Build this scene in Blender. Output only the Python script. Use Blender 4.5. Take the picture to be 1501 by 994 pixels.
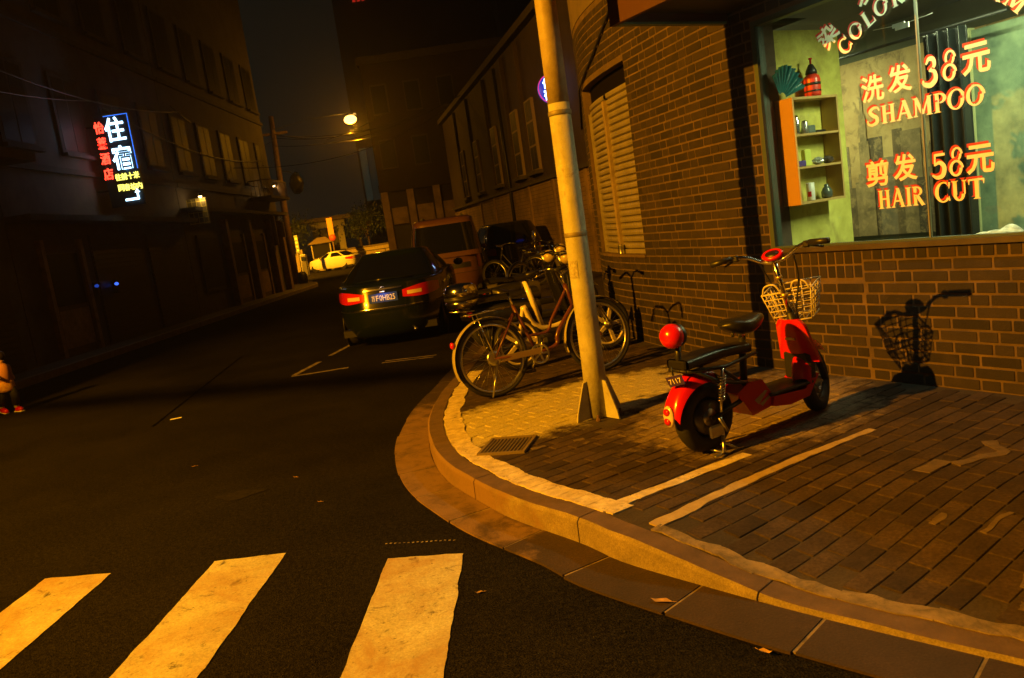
import bpy, math, random
from math import sin, cos, pi, radians, sqrt, atan2
from mathutils import Vector, Matrix, Euler, noise as mnoise
random.seed(7)
for o in list(bpy.data.objects): bpy.data.objects.remove(o)
SC = bpy.context.scene
COL = SC.collection

# ------------------------------------------------------------------ camera
H = 1.57
PITCH, ROLL = radians(8.2), radians(8.3)
_f = Vector((0, cos(PITCH), -sin(PITCH)))
_r0 = Vector((1, 0, 0)); _u0 = _r0.cross(_f)
_r = cos(ROLL) * _r0 - sin(ROLL) * _u0
_u = _r.cross(_f)
cam = bpy.data.cameras.new('camera')
cam.lens = 28.0; cam.sensor_width = 36; cam.clip_start = 0.05; cam.clip_end = 1500
co = bpy.data.objects.new('camera', cam); COL.objects.link(co)
co.matrix_world = Matrix(((_r.x, _u.x, -_f.x, 0), (_r.y, _u.y, -_f.y, 0), (_r.z, _u.z, -_f.z, H), (0, 0, 0, 1)))
SC.camera = co

# ------------------------------------------------------------------ night sky
W = bpy.data.worlds.new('World'); SC.world = W; W.use_nodes = True
nt = W.node_tree; bg = nt.nodes['Background']
sky = nt.nodes.new('ShaderNodeTexSky'); sky.sky_type = 'NISHITA'; sky.sun_disc = False
sky.sun_elevation = radians(4); sky.sun_rotation = radians(250)
hs = nt.nodes.new('ShaderNodeHueSaturation'); hs.inputs['Saturation'].default_value = 0.0
tint = nt.nodes.new('ShaderNodeMix'); tint.data_type = 'RGBA'; tint.blend_type = 'MULTIPLY'
tint.inputs[0].default_value = 1.0; tint.inputs[7].default_value = (0.86, 1.0, 0.74, 1)
nt.links.new(sky.outputs[0], hs.inputs['Color']); nt.links.new(hs.outputs[0], tint.inputs[6])
nt.links.new(tint.outputs[2], bg.inputs[0]); bg.inputs[1].default_value = 0.0042
SODIUM = (1.0, 0.365, 0.006)
ASSUMED_KEY_POS = Vector((-9.15, 0.35, 6.7))     # assumed street lamp across the road, out of frame
ASSUMED_KEY_W, FAR_W, ASSUMED_CROSS_W, SHOP_W = 16000, 1100, 15000, 90

SC.view_settings.view_transform = 'Standard'; SC.view_settings.look = 'None'
SC.view_settings.exposure = 0; SC.view_settings.gamma = 1
SC.render.engine = 'CYCLES'
cy = SC.cycles
cy.use_denoising = True
try: cy.denoiser = 'OPENIMAGEDENOISE'
except Exception: pass
cy.max_bounces = 6; cy.diffuse_bounces = 3; cy.glossy_bounces = 3; cy.transparent_max_bounces = 12
cy.sample_clamp_indirect = 3.0; cy.caustics_reflective = False; cy.caustics_refractive = False

# ------------------------------------------------------------------ helpers
def tag(o, label=None, cat=None, group=None, kind=None):
    if label: o['label'] = label
    if cat: o['category'] = cat
    if group: o['group'] = group
    if kind: o['kind'] = kind
    return o

def empty(name, loc=(0, 0, 0), rz=0.0, label=None, cat=None, group=None):
    o = bpy.data.objects.new(name, None); COL.objects.link(o)
    o.empty_display_size = .1
    o.location = loc; o.rotation_euler = (0, 0, rz)
    return tag(o, label, cat, group)

class MB:
    def __init__(s): s.v = []; s.f = []; s.sm = []
    def add(s, vs, fs, smooth=False, M=None):
        b = len(s.v)
        for p in vs:
            p = Vector(p)
            s.v.append(tuple(M @ p if M else p))
        for f in fs: s.f.append(tuple(i + b for i in f)); s.sm.append(smooth)
        return s
    def box(s, x0, x1, y0, y1, z0, z1, M=None):
        vs = [(x, y, z) for z in (z0, z1) for y in (y0, y1) for x in (x0, x1)]
        return s.add(vs, [(0, 2, 3, 1), (4, 5, 7, 6), (0, 1, 5, 4), (2, 6, 7, 3), (0, 4, 6, 2), (1, 3, 7, 5)], False, M)
    def bbox(s, x0, x1, y0, y1, z0, z1, b=.01, M=None):
        # box with chamfered vertical and top edges
        r = [(x0 + b, y0), (x1 - b, y0), (x1, y0 + b), (x1, y1 - b), (x1 - b, y1), (x0 + b, y1), (x0, y1 - b), (x0, y0 + b)]
        cx, cyy = (x0 + x1) / 2, (y0 + y1) / 2
        def ins(p, d): return (p[0] + (d if p[0] < cx else -d), p[1] + (d if p[1] < cyy else -d))
        vs = [(p[0], p[1], z0 + b) for p in r] + [(p[0], p[1], z1 - b) for p in r]
        vs += [(*ins(p, b * .7), z1) for p in r] + [(*ins(p, b * .7), z0) for p in r]
        fs = []
        for i in range(8):
            j = (i + 1) % 8
            fs += [(i, j, 8 + j, 8 + i), (8 + i, 8 + j, 16 + j, 16 + i), (24 + i, 24 + j, j, i)]
        fs += [tuple(range(16, 24)), tuple(range(31, 23, -1))]
        return s.add(vs, fs, False, M)
    def prism(s, poly, z0, z1, M=None):
        n = len(poly)
        vs = [(x, y, z0) for x, y in poly] + [(x, y, z1) for x, y in poly]
        fs = [tuple(range(n - 1, -1, -1)), tuple(range(n, 2 * n))] + [(i, (i + 1) % n, n + (i + 1) % n, n + i) for i in range(n)]
        return s.add(vs, fs, False, M)
    def tube(s, pts, r, seg=8, M=None, cap=True, closed=False):
        pts = [Vector(p) for p in pts]; n = len(pts)
        rs = r if isinstance(r, (list, tuple)) else [r] * n
        vs = []; prev = None
        for i, p in enumerate(pts):
            if closed: t = pts[(i + 1) % n] - pts[i - 1]
            else: t = pts[min(i + 1, n - 1)] - pts[max(i - 1, 0)]
            t = t.normalized() if t.length > 1e-9 else Vector((0, 0, 1))
            if prev is None:
                a = Vector((0, 0, 1)) if abs(t.z) < .9 else Vector((1, 0, 0))
                nx = t.cross(a).normalized()
            else:
                nx = prev - t * prev.dot(t)
                nx = nx.normalized() if nx.length > 1e-6 else t.orthogonal().normalized()
            prev = nx; ny = t.cross(nx)
            for k in range(seg):
                a = 2 * pi * k / seg
                vs.append(p + (nx * cos(a) + ny * sin(a)) * rs[i])
        fs = []
        m = n if closed else n - 1
        for i in range(m):
            j = (i + 1) % n
            for k in range(seg):
                l = (k + 1) % seg
                fs.append((i * seg + k, i * seg + l, j * seg + l, j * seg + k))
        if cap and not closed: fs += [tuple(range(seg - 1, -1, -1)), tuple(range((n - 1) * seg, n * seg))]
        return s.add(vs, fs, True, M)
    def lathe(s, prof, seg=24, M=None, cap=True, smooth=True):
        # prof: (r,z) list, axis = z
        vs = []; fs = []
        for r, z in prof:
            for k in range(seg):
                a = 2 * pi * k / seg
                vs.append((r * cos(a), r * sin(a), z))
        for i in range(len(prof) - 1):
            for k in range(seg):
                l = (k + 1) % seg
                fs.append((i * seg + k, i * seg + l, (i + 1) * seg + l, (i + 1) * seg + k))
        if cap: fs += [tuple(range(seg - 1, -1, -1)), tuple(range((len(prof) - 1) * seg, len(prof) * seg))]
        return s.add(vs, fs, smooth, M)
    def ball(s, c, r, seg=16, rings=10, M=None):
        if not isinstance(r, (tuple, list)): r = (r, r, r)
        prof = [(max(1e-4, sin(pi * i / rings)), -cos(pi * i / rings)) for i in range(rings + 1)]
        T = Matrix.Translation(c) @ Matrix.Diagonal((*r, 1))
        return s.lathe(prof, seg, (M @ T) if M else T)
    def grid(s, fn, nu, nv, smooth=True, M=None, flip=False):
        vs = [fn(i / nu, j / nv) for i in range(nu + 1) for j in range(nv + 1)]
        fs = []
        for i in range(nu):
            for j in range(nv):
                q = (i * (nv + 1) + j, (i + 1) * (nv + 1) + j, (i + 1) * (nv + 1) + j + 1, i * (nv + 1) + j + 1)
                fs.append(q[::-1] if flip else q)
        return s.add(vs, fs, smooth, M)
    def mesh(s, name, mat):
        me = bpy.data.meshes.new(name); me.from_pydata(s.v, [], s.f)
        me.polygons.foreach_set('use_smooth', s.sm)
        if mat: me.materials.append(mat)
        me.update(); return me
    def build(s, name, mat, parent=None, loc=None, rot=None):
        o = bpy.data.objects.new(name, s.mesh(name, mat)); COL.objects.link(o)
        o.parent = parent
        if loc: o.location = loc
        if rot: o.rotation_euler = rot
        return o

def inst(name, me, parent, M):
    o = bpy.data.objects.new(name, me); COL.objects.link(o); o.parent = parent
    o.matrix_local = M
    return o

def axis_M(p, d):
    d = Vector(d).normalized()
    return Matrix.Translation(p) @ d.to_track_quat('Z', 'Y').to_matrix().to_4x4()

def copy_tree(o, parent=None):
    c = o.copy(); COL.objects.link(c); c.parent = parent
    for ch in [k for k in bpy.data.objects if k.parent == o]: copy_tree(ch, c)
    return c

# ------------------------------------------------------------------ materials
MATS = {}
def mat(name, col, rough=.6, metal=0., var=0., scale=8., bump=0., bscale=60., emit=None, estr=0., col2=None, spec=.5, coat=0., rnd=0., obj=False):
    if name in MATS: return MATS[name]
    m = bpy.data.materials.new(name); m.use_nodes = True
    n = m.node_tree.nodes; l = m.node_tree.links; b = n['Principled BSDF']
    b.inputs['Base Color'].default_value = (*col, 1); b.inputs['Roughness'].default_value = rough
    b.inputs['Metallic'].default_value = metal
    b.inputs['Specular IOR Level'].default_value = spec
    b.inputs['Coat Weight'].default_value = coat; b.inputs['Coat Roughness'].default_value = .04
    tc = None
    def coords():
        nonlocal tc
        if tc is None:
            if obj:
                tc = n.new('ShaderNodeTexCoord'); return tc.outputs['Object']
            tc = n.new('ShaderNodeNewGeometry')
        return tc.outputs['Object'] if obj else tc.outputs['Position']
    src = None
    if var or col2:
        tx = n.new('ShaderNodeTexNoise'); tx.inputs['Scale'].default_value = scale; tx.inputs['Detail'].default_value = 6
        tx.inputs['Roughness'].default_value = .65
        l.new(coords(), tx.inputs['Vector'])
        r = n.new('ShaderNodeValToRGB'); l.new(tx.outputs[0], r.inputs[0])
        c2 = col2 or tuple(c * (1 - var) for c in col); c1 = col if col2 else tuple(min(1, c * (1 + var)) for c in col)
        r.color_ramp.elements[0].position = .32; r.color_ramp.elements[1].position = .68
        r.color_ramp.elements[0].color = (*c2, 1); r.color_ramp.elements[1].color = (*c1, 1)
        src = r.outputs[0]
    if rnd:
        oi = n.new('ShaderNodeObjectInfo'); ge = n.new('ShaderNodeNewGeometry')
        ad = n.new('ShaderNodeMath'); ad.operation = 'ADD'; fr = n.new('ShaderNodeMath'); fr.operation = 'FRACT'
        l.new(oi.outputs['Random'], ad.inputs[0]); l.new(ge.outputs['Random Per Island'], ad.inputs[1]); l.new(ad.outputs[0], fr.inputs[0])
        mr = n.new('ShaderNodeMapRange'); mr.inputs[3].default_value = 1 - rnd; mr.inputs[4].default_value = 1 + rnd
        l.new(fr.outputs[0], mr.inputs[0])
        mx = n.new('ShaderNodeMix'); mx.data_type = 'RGBA'; mx.blend_type = 'MULTIPLY'; mx.inputs[0].default_value = 1
        if src: l.new(src, mx.inputs[6])
        else: mx.inputs[6].default_value = (*col, 1)
        cb = n.new('ShaderNodeCombineColor')
        for i in range(3): l.new(mr.outputs[0], cb.inputs[i])
        l.new(cb.outputs[0], mx.inputs[7]); src = mx.outputs[2]
    if src: l.new(src, b.inputs['Base Color'])
    if bump:
        t2 = n.new('ShaderNodeTexNoise'); t2.inputs['Scale'].default_value = bscale; t2.inputs['Detail'].default_value = 4
        l.new(coords(), t2.inputs['Vector'])
        bp = n.new('ShaderNodeBump'); bp.inputs['Strength'].default_value = bump; bp.inputs['Distance'].default_value = .01
        l.new(t2.outputs[0], bp.inputs['Height']); l.new(bp.outputs[0], b.inputs['Normal'])
    if emit:
        b.inputs['Emission Color'].default_value = (*emit, 1); b.inputs['Emission Strength'].default_value = estr
    MATS[name] = m; return m

def glass_mat(name, tint=(.92, .96, .92), rough=.02, dark=False):
    if name in MATS: return MATS[name]
    m = bpy.data.materials.new(name); m.use_nodes = True
    n = m.node_tree.nodes; l = m.node_tree.links; n.clear()
    out = n.new('ShaderNodeOutputMaterial'); tr = n.new('ShaderNodeBsdfTransparent'); gl = n.new('ShaderNodeBsdfGlossy')
    tr.inputs[0].default_value = (*tint, 1); gl.inputs['Roughness'].default_value = rough
    fr = n.new('ShaderNodeFresnel'); fr.inputs[0].default_value = 1.45
    mx = n.new('ShaderNodeMixShader'); l.new(fr.outputs[0], mx.inputs[0]); l.new(tr.outputs[0], mx.inputs[1]); l.new(gl.outputs[0], mx.inputs[2])
    l.new(mx.outputs[0], out.inputs[0]); MATS[name] = m; return m

M_asphalt = mat('asphalt', (.0135, .0128, .012), .95, var=.3, scale=.7, spec=.03, bump=.9, bscale=140)
def patch_noise(m, fine=220., amt=.5):
    # add fine speckle to a material's base colour
    n = m.node_tree.nodes; l = m.node_tree.links; b = n['Principled BSDF']
    lk = b.inputs['Base Color'].links; src = lk[0].from_socket if lk else None
    ge = n.new('ShaderNodeNewGeometry'); t = n.new('ShaderNodeTexNoise'); t.inputs['Scale'].default_value = fine; t.inputs['Detail'].default_value = 2
    l.new(ge.outputs['Position'], t.inputs['Vector'])
    mr = n.new('ShaderNodeMapRange'); mr.inputs[1].default_value = .3; mr.inputs[2].default_value = .75
    mr.inputs[3].default_value = 1 - amt; mr.inputs[4].default_value = 1 + amt; l.new(t.outputs[0], mr.inputs[0])
    mx = n.new('ShaderNodeMix'); mx.data_type = 'RGBA'; mx.blend_type = 'MULTIPLY'; mx.inputs[0].default_value = 1
    cb = n.new('ShaderNodeCombineColor')
    for i in range(3): l.new(mr.outputs[0], cb.inputs[i])
    if src: l.new(src, mx.inputs[6])
    else: mx.inputs[6].default_value = b.inputs['Base Color'].default_value
    l.new(cb.outputs[0], mx.inputs[7]); l.new(mx.outputs[2], b.inputs['Base Color'])
patch_noise(M_asphalt, 110, .8); patch_noise(M_asphalt, 38, .45)
M_stripe = mat('road_paint', (.54, .55, .46), .6, col2=(.40, .37, .26), scale=3.2, bump=.3, bscale=120); patch_noise(M_stripe, 90, .22)
def worn(m, col, scale, lo, hi, amt):
    n = m.node_tree.nodes; l = m.node_tree.links; b = n['Principled BSDF']; src = b.inputs['Base Color'].links[0].from_socket
    ge = n.new('ShaderNodeNewGeometry'); t = n.new('ShaderNodeTexNoise'); t.inputs['Scale'].default_value = scale; t.inputs['Detail'].default_value = 8; t.inputs['Roughness'].default_value = .75
    t.inputs['Distortion'].default_value = .6; l.new(ge.outputs['Position'], t.inputs['Vector'])
    mr = n.new('ShaderNodeMapRange'); mr.inputs[1].default_value = lo; mr.inputs[2].default_value = hi; mr.inputs[3].default_value = 0; mr.inputs[4].default_value = amt; l.new(t.outputs[0], mr.inputs[0])
    mx = n.new('ShaderNodeMix'); mx.data_type = 'RGBA'; l.new(mr.outputs[0], mx.inputs[0]); l.new(src, mx.inputs[6]); mx.inputs[7].default_value = (*col, 1); l.new(mx.outputs[2], b.inputs['Base Color'])
worn(M_stripe, (.03, .025, .02), 9, .56, .66, .85); worn(M_stripe, (.34, .22, .10), 2.2, .42, .62, .75); worn(M_stripe, (.05, .04, .03), 34, .60, .66, .8)
worn(M_asphalt, (.019, .0175, .016), 1.1, .5, .72, .6); worn(M_asphalt, (.05, .045, .038), 75, .60, .68, .75); worn(M_asphalt, (.003, .003, .003), 40, .58, .66, .7); worn(M_asphalt, (.004, .004, .004), 2.5, .62, .70, .5)
M_oldpaint = mat('old_road_paint', (.32, .28, .22), .7, col2=(.06, .05, .045), scale=9)
M_gutter = mat('gutter_concrete', (.042, .023, .014), .85, col2=(.022, .0125, .008), scale=4, bump=.4, bscale=90, rnd=.15); patch_noise(M_gutter, 120, .3)
M_kerb = mat('kerb_concrete', (.26, .21, .15), .8, col2=(.15, .12, .09), scale=6, bump=.4, bscale=70, rnd=.08); patch_noise(M_kerb, 150, .25)
M_kerbtop = mat('kerb_top_shaded', (.13, .082, .06), .85, col2=(.075, .048, .04), scale=8, bump=.4, bscale=80)  # kerb concrete darkened for the top faces, which catch less lamp light
M_sand = mat('mortar_bed', (.05, .036, .026), .9, col2=(.024, .017, .013), scale=5, bump=.5, bscale=60)
M_paver = mat('paver', (.062, .042, .03), .85, col2=(.032, .022, .017), scale=7, bump=.35, bscale=80, rnd=.34, spec=.25)
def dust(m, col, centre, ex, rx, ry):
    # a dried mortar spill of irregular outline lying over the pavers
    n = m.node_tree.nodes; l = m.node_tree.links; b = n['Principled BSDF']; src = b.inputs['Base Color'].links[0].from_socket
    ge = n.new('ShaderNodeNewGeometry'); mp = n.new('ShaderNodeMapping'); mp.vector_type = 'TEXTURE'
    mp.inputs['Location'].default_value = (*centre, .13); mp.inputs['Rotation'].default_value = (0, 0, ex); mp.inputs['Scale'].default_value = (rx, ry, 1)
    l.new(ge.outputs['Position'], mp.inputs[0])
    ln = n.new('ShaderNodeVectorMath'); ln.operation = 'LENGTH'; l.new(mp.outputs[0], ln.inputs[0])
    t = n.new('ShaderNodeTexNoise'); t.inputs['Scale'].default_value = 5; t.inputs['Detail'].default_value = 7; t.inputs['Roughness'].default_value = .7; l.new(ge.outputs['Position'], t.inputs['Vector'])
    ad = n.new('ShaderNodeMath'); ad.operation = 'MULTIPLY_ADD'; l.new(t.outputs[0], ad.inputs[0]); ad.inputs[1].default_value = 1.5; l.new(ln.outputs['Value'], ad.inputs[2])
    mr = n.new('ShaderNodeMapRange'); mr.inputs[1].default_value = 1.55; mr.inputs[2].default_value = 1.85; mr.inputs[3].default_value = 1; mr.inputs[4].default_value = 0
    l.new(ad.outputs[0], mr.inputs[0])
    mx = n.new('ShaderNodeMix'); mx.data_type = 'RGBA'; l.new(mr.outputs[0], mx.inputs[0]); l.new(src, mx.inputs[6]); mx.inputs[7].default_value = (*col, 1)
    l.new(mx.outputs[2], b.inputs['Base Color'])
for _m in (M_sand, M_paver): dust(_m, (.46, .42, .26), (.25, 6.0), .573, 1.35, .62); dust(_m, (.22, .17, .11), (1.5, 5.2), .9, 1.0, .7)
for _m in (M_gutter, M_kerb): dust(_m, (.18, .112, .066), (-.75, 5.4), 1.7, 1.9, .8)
patch_noise(M_paver, 70, .3); patch_noise(M_sand, 90, .25)
M_linepaint = mat('pavement_paint', (.74, .66, .48), .75, col2=(.40, .33, .21), scale=14, bump=.5, bscale=60)
worn(M_linepaint, (.10, .075, .05), 16, .55, .66, .85)
M_mortarline = mat('mortar_streak', (.30, .23, .15), .85, col2=(.12, .095, .07), scale=9, bump=.4, bscale=60)
M_brick = mat('dark_brick', (.023, .0155, .0115), .85, col2=(.015, .0105, .008), scale=12, bump=.35, bscale=90, rnd=.45)
M_mortar = mat('wall_mortar', (.145, .097, .062), .9, col2=(.07, .047, .031), scale=4, bump=.4, bscale=70)
M_blackmetal = mat('black_metal', (.012, .012, .013), .5)
worn(M_brick, (.05, .034, .024), 2.3, .52, .70, .45); worn(M_mortar, (.05, .038, .028), 1.6, .48, .66, .6); worn(M_kerb, (.09, .07, .05), 5, .52, .72, .6); worn(M_gutter, (.03, .018, .012), 5, .46, .66, .65); worn(M_mortarline, (.09, .07, .05), 11, .48, .62, .8)
M_darkframe = mat('dark_frame', (.03, .027, .024), .5, var=.2)
M_shutter = mat('shutter_steel', (.30, .27, .22), .5, metal=.2, col2=(.20, .18, .14), scale=5)
M_pole = mat('pole_paint', (.50, .50, .38), .6, col2=(.36, .35, .27), scale=7, bump=.25, bscale=50)
worn(M_pole, (.16, .10, .05), 9, .58, .70, .7); worn(M_pole, (.20, .17, .12), 3, .5, .65, .5)
M_chrome = mat('chrome', (.75, .75, .75), .14, metal=1)
M_steel = mat('steel', (.5, .5, .5), .3, metal=1, var=.2)
M_rubber = mat('rubber', (.014, .014, .014), .75)
M_blackplastic = mat('black_plastic', (.015, .015, .015), .4)
M_leather = mat('black_leather', (.014, .014, .014), .33, bump=.1, bscale=150)
M_red = mat('red_gloss', (.62, .008, .012), .25, coat=.5)
M_cream = mat('cream_paint', (.75, .68, .5), .35, coat=.3)
M_brown = mat('brown_paint', (.10, .03, .018), .3, coat=.4)
M_redlens = mat('red_lens', (.55, .012, .01), .15, coat=.6)
M_clearlens = mat('clear_lens', (.75, .6, .5), .15, coat=.5)
M_plateblue = mat('plate_blue', (.01, .05, .45), .4)
M_white = mat('white_paint', (.78, .78, .76), .4)
M_darkcar = mat('dark_green_car_paint', (.005, .009, .013), .16, coat=.4)
M_whitecar = mat('white_car_paint', (.8, .78, .7), .25, coat=.8)
M_silvercar = mat('maroon_car_paint', (.13, .06, .05), .3, metal=.2, coat=.6)
M_blackcar = mat('black_car_paint', (.01, .01, .01), .25, coat=.8)
M_carglass = mat('car_glass', (.006, .007, .007), .06, coat=1.)
M_wood = mat('shop_wood', (.30, .15, .07), .5, col2=(.2, .10, .05), scale=10)

# ------------------------------------------------------------------ text
def text_mesh(s, size=1., bold=0., extrude=0.):
    c = bpy.data.curves.new('t', 'FONT'); c.body = s; c.size = size; c.offset = bold; c.extrude = extrude
    c.resolution_u = 3; c.align_x = 'CENTER'; c.align_y = 'CENTER'
    o = bpy.data.objects.new('t', c); COL.objects.link(o)
    dg = bpy.context.evaluated_depsgraph_get()
    me = bpy.data.meshes.new_from_object(o.evaluated_get(dg))
    vs = [tuple(v.co) for v in me.vertices]; fs = [tuple(p.vertices) for p in me.polygons]
    bpy.data.objects.remove(o); bpy.data.curves.remove(c); bpy.data.meshes.remove(me)
    xs = [v[0] for v in vs]; ys = [v[1] for v in vs]
    cx, cyy = (min(xs) + max(xs)) / 2, (min(ys) + max(ys)) / 2
    w, h = max(xs) - min(xs), max(ys) - min(ys)
    return [((x - cx) / w, (y - cyy) / h, z) for x, y, z in vs], fs
TX = {}
for s in '住宿怡莱酒店洗发剪元苏染或烫往前十米同春坊内': TX[s] = text_mesh(s, 1, .022 if s in '洗发剪元染或烫' else .012, .02)
for s in ['F', '0HB25', '住', '宿', '3', '8', '5', '7117']: TX[s] = text_mesh(s, 1, .01, .02)

# ------------------------------------------------------------------ curves for the corner
def catmull(pts, n=10):
    out = []; P = [Vector(p) for p in pts]
    P = [P[0] * 2 - P[1]] + P + [P[-1] * 2 - P[-2]]
    for i in range(1, len(P) - 2):
        a, b, c, d = P[i - 1:i + 3]
        for k in range(n):
            t = k / n
            out.append(.5 * ((2 * b) + (c - a) * t + (2 * a - 5 * b + 4 * c - d) * t * t + (3 * b - a - 3 * c + d) * t ** 3))
    out.append(P[-2]); return out

class Path:
    def __init__(s, pts):
        s.p = [Vector((q[0], q[1])) for q in pts]; s.L = [0.]
        for i in range(1, len(s.p)): s.L.append(s.L[-1] + (s.p[i] - s.p[i - 1]).length)
        s.len = s.L[-1]
    def at(s, t):
        import bisect
        t = max(0, min(s.len - 1e-6, t)); i = max(0, bisect.bisect_right(s.L, t) - 1); i = min(i, len(s.p) - 2)
        d = s.p[i + 1] - s.p[i]; k = (t - s.L[i]) / max(1e-9, s.L[i + 1] - s.L[i])
        return s.p[i] + d * k, d.normalized()
    def smooth_at(s, t, e=.08):
        p, _ = s.at(t); a, _ = s.at(t - e); b, _ = s.at(t + e)
        return p, (b - a).normalized()
    def nearest(s, q):
        q = Vector(q); best = (1e9, 0)
        for i in range(len(s.p) - 1):
            a, b = s.p[i], s.p[i + 1]; d = b - a; k = max(0, min(1, (q - a).dot(d) / d.length_squared))
            dd = (q - a - d * k).length
            if dd < best[0]: best = (dd, s.L[i] + k * d.length)
        return best

KERB = Path(catmull([(3.3, .5), (2.2, 1.5), (1.42, 2.26), (.96, 2.71), (.64, 3.06), (.36, 3.39), (.2, 3.66), (-.12, 4.11), (-.33, 4.5), (-.52, 4.92),
                     (-.645, 5.37), (-.725, 5.9), (-.755, 6.46), (-.72, 7.25), (-.6, 8.16), (-.45, 9.3), (-.3, 10.6), (-.18, 13), (-.2, 18), (-1.1, 25), (-3.2, 36), (-4.6, 43.4)], 8))
K_full = KERB.nearest((.33, 3.44))[1]; K_low = KERB.nearest((.95, 2.72))[1]
def kerb_h(t):
    k = max(0, min(1, (t - K_low) / (K_full - K_low))); k = k * k * (3 - 2 * k)
    return .022 + (.13 - .022) * k
def pave_z(x, y):
    d, t = KERB.nearest((x, y)); h = kerb_h(t); k = max(0, min(1, d / 1.3)); k = k * k * (3 - 2 * k)
    return h + (.13 - h) * k
# shop wall frame: s along the wall (away from camera), d into the building
WA = Vector((2.96, 4.58)); WD = Vector((-.48058685, .87694714)); WN = Vector((.87694714, .48058685))
def SP(s, d, z): q = WA + WD * s + WN * d; return Vector((q.x, q.y, z))
SHOP_M = Matrix(((WD.x, WN.x, 0, WA.x), (WD.y, WN.y, 0, WA.y), (0, 0, 1, 0), (0, 0, 0, 1)))
WALL = Path([tuple(WA + WD * s) for s in (-4.0, -3, -2, -1, 0, 1)] + [tuple(v) for v in catmull([(1.999, 6.334), (1.86, 6.66), (1.65, 7.42), (1.44, 8.2), (1.29, 8.96), (1.24, 9.6), (1.28, 10.3), (1.45, 11.), (1.85, 11.8), (2.6, 12.6), (3.6, 13.2)], 8)])
S0 = 4.0      # path length at shop s=0

# ================================================================== setting
# road
m = MB(); R = 340
m.add([(-R, -R, 0), (R, -R, 0), (R, R, 0), (-R, R, 0)], [(0, 1, 2, 3)])
road = tag(m.build('road', M_asphalt), 'dark asphalt road', None, None, 'structure')
def sheet(name, poly, z, mt, parent, jag=0.):
    m = MB(); pts = []
    n = len(poly)
    for i in range(n):
        a = Vector(poly[i]); b = Vector(poly[(i + 1) % n]); k = max(1, int((b - a).length / .03)) if jag else 1
        nrm = Vector((-(b - a).y, (b - a).x)).normalized()
        for j in range(k):
            p = a + (b - a) * (j / k)
            if jag: p = p + nrm * jag * (1.6 * mnoise.noise((p.x * 9, p.y * 9, .3)) + random.uniform(-.35, .35))
            pts.append((p.x, p.y, z))
    m.add(pts, [tuple(range(len(pts)))]); return m.build(name, mt, parent)
# crosswalk: stripes run along the street
for (fx0, fy0, fx1, fy1, nx0, nx1) in [(-2.76, 4.25, -2.36, 4.19, -2.80, -2.40), (-1.77, 4.14, -1.37, 4.11, -1.83, -1.43), (-.78, 3.83, -.39, 3.76, -.83, -.43),
                                        (-3.75, 4.36, -3.35, 4.30, -3.78, -3.38), (-4.74, 4.47, -4.34, 4.42, -4.76, -4.36), (-5.73, 4.58, -5.33, 4.53, -5.75, -5.35)]:
    d = fy0 - 1.0
    sheet('crosswalk_stripe', [(nx0 - .04, 1.0), (nx1 - .04, 1.0), (fx1, fy1), (fx0, fy0)], .004, M_stripe, road, .0045)
# parking bay marks behind the sedan
def strip(name, p, q, w, z, mt, parent, jag=.006):
    p, q = Vector(p), Vector(q); n = Vector((-(q - p).y, (q - p).x)).normalized() * w / 2
    return sheet(name, [tuple(p - n), tuple(q - n), tuple(q + n), tuple(p + n)], z, mt, parent, jag)
strip('parking_mark', (-2.95, 10.38), (-2.2, 10.44), .09, .004, M_oldpaint, road)
strip('parking_mark', (-2.93, 10.44), (-2.80, 11.4), .08, .0045, M_oldpaint, road)
strip('parking_mark', (-1.75, 10.42), (-1.05, 10.28), .05, .004, M_oldpaint, road)
strip('parking_mark', (-1.72, 10.55), (-1.02, 10.42), .05, .004, M_oldpaint, road)
strip('parking_mark', (-2.75, 11.9), (-2.55, 13.4), .08, .004, M_oldpaint, road)
strip('road_seam', (-3.9, 8.3), (-4.6, 13.5), .025, .004, mat('seam_tar', (.003, .003, .003), 1., spec=.0), road)
for k in range(16): strip('paint_fleck', (-.82 + k * .0245, 4.03 - k * .0056 + random.uniform(-.008, .008)), (-.808 + k * .0245, 4.03 - k * .0056), random.uniform(.006, .016), .004, M_oldpaint, road, 0)

# gutter slabs
gut = tag(MB().box(-.01, .01, -.01, .01, -.3, -.28).build('gutter', M_gutter), 'concrete gutter strip', None, None, 'structure')
def along(t, off, z):   # off > 0 towards the road
    p, d = KERB.smooth_at(t, .05); n = Vector((-d.y, d.x)); q = p + n * off
    return (q.x, q.y, z)
def slab(t0, t1, o0, o1, z0f, z1f, n=6):
    m = MB()
    vs = []; fs = []
    for i in range(n + 1):
        t = t0 + (t1 - t0) * i / n
        vs += [along(t, o0, z0f(t)), along(t, o1, z0f(t)), along(t, o1, z1f(t)), along(t, o0, z1f(t))]
    for i in range(n):
        a = i * 4; b = a + 4
        fs += [(a, a + 1, b + 1, b), (a + 1, a + 2, b + 2, b + 1), (a + 2, a + 3, b + 3, b + 2), (a + 3, a, b, b + 3)]
    fs += [(3, 2, 1, 0), (n * 4, n * 4 + 1, n * 4 + 2, n * 4 + 3)]
    m.add(vs, fs); return m
t = KERB.nearest((-.43, 4.13))[1] - 3.0
while t < KERB.len and t < 16:
    dz = random.uniform(0, .003)
    slab(t + .006, t + .506, .015, .27 + random.uniform(-.004, .008), lambda q: -.08, lambda q: .0085 + dz).build('gutter_slab', M_gutter, gut)
    t += .515
slab(16, KERB.len - .5, .015, .27, lambda q: -.08, lambda q: .008, 60).build('gutter_run', M_gutter, gut)
# joints filled with pale mortar, just below slab tops
slab(.5, 16, .012, .262, lambda q: -.1, lambda q: .0072, 120).build('gutter_joint', M_mortarline, gut)
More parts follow.
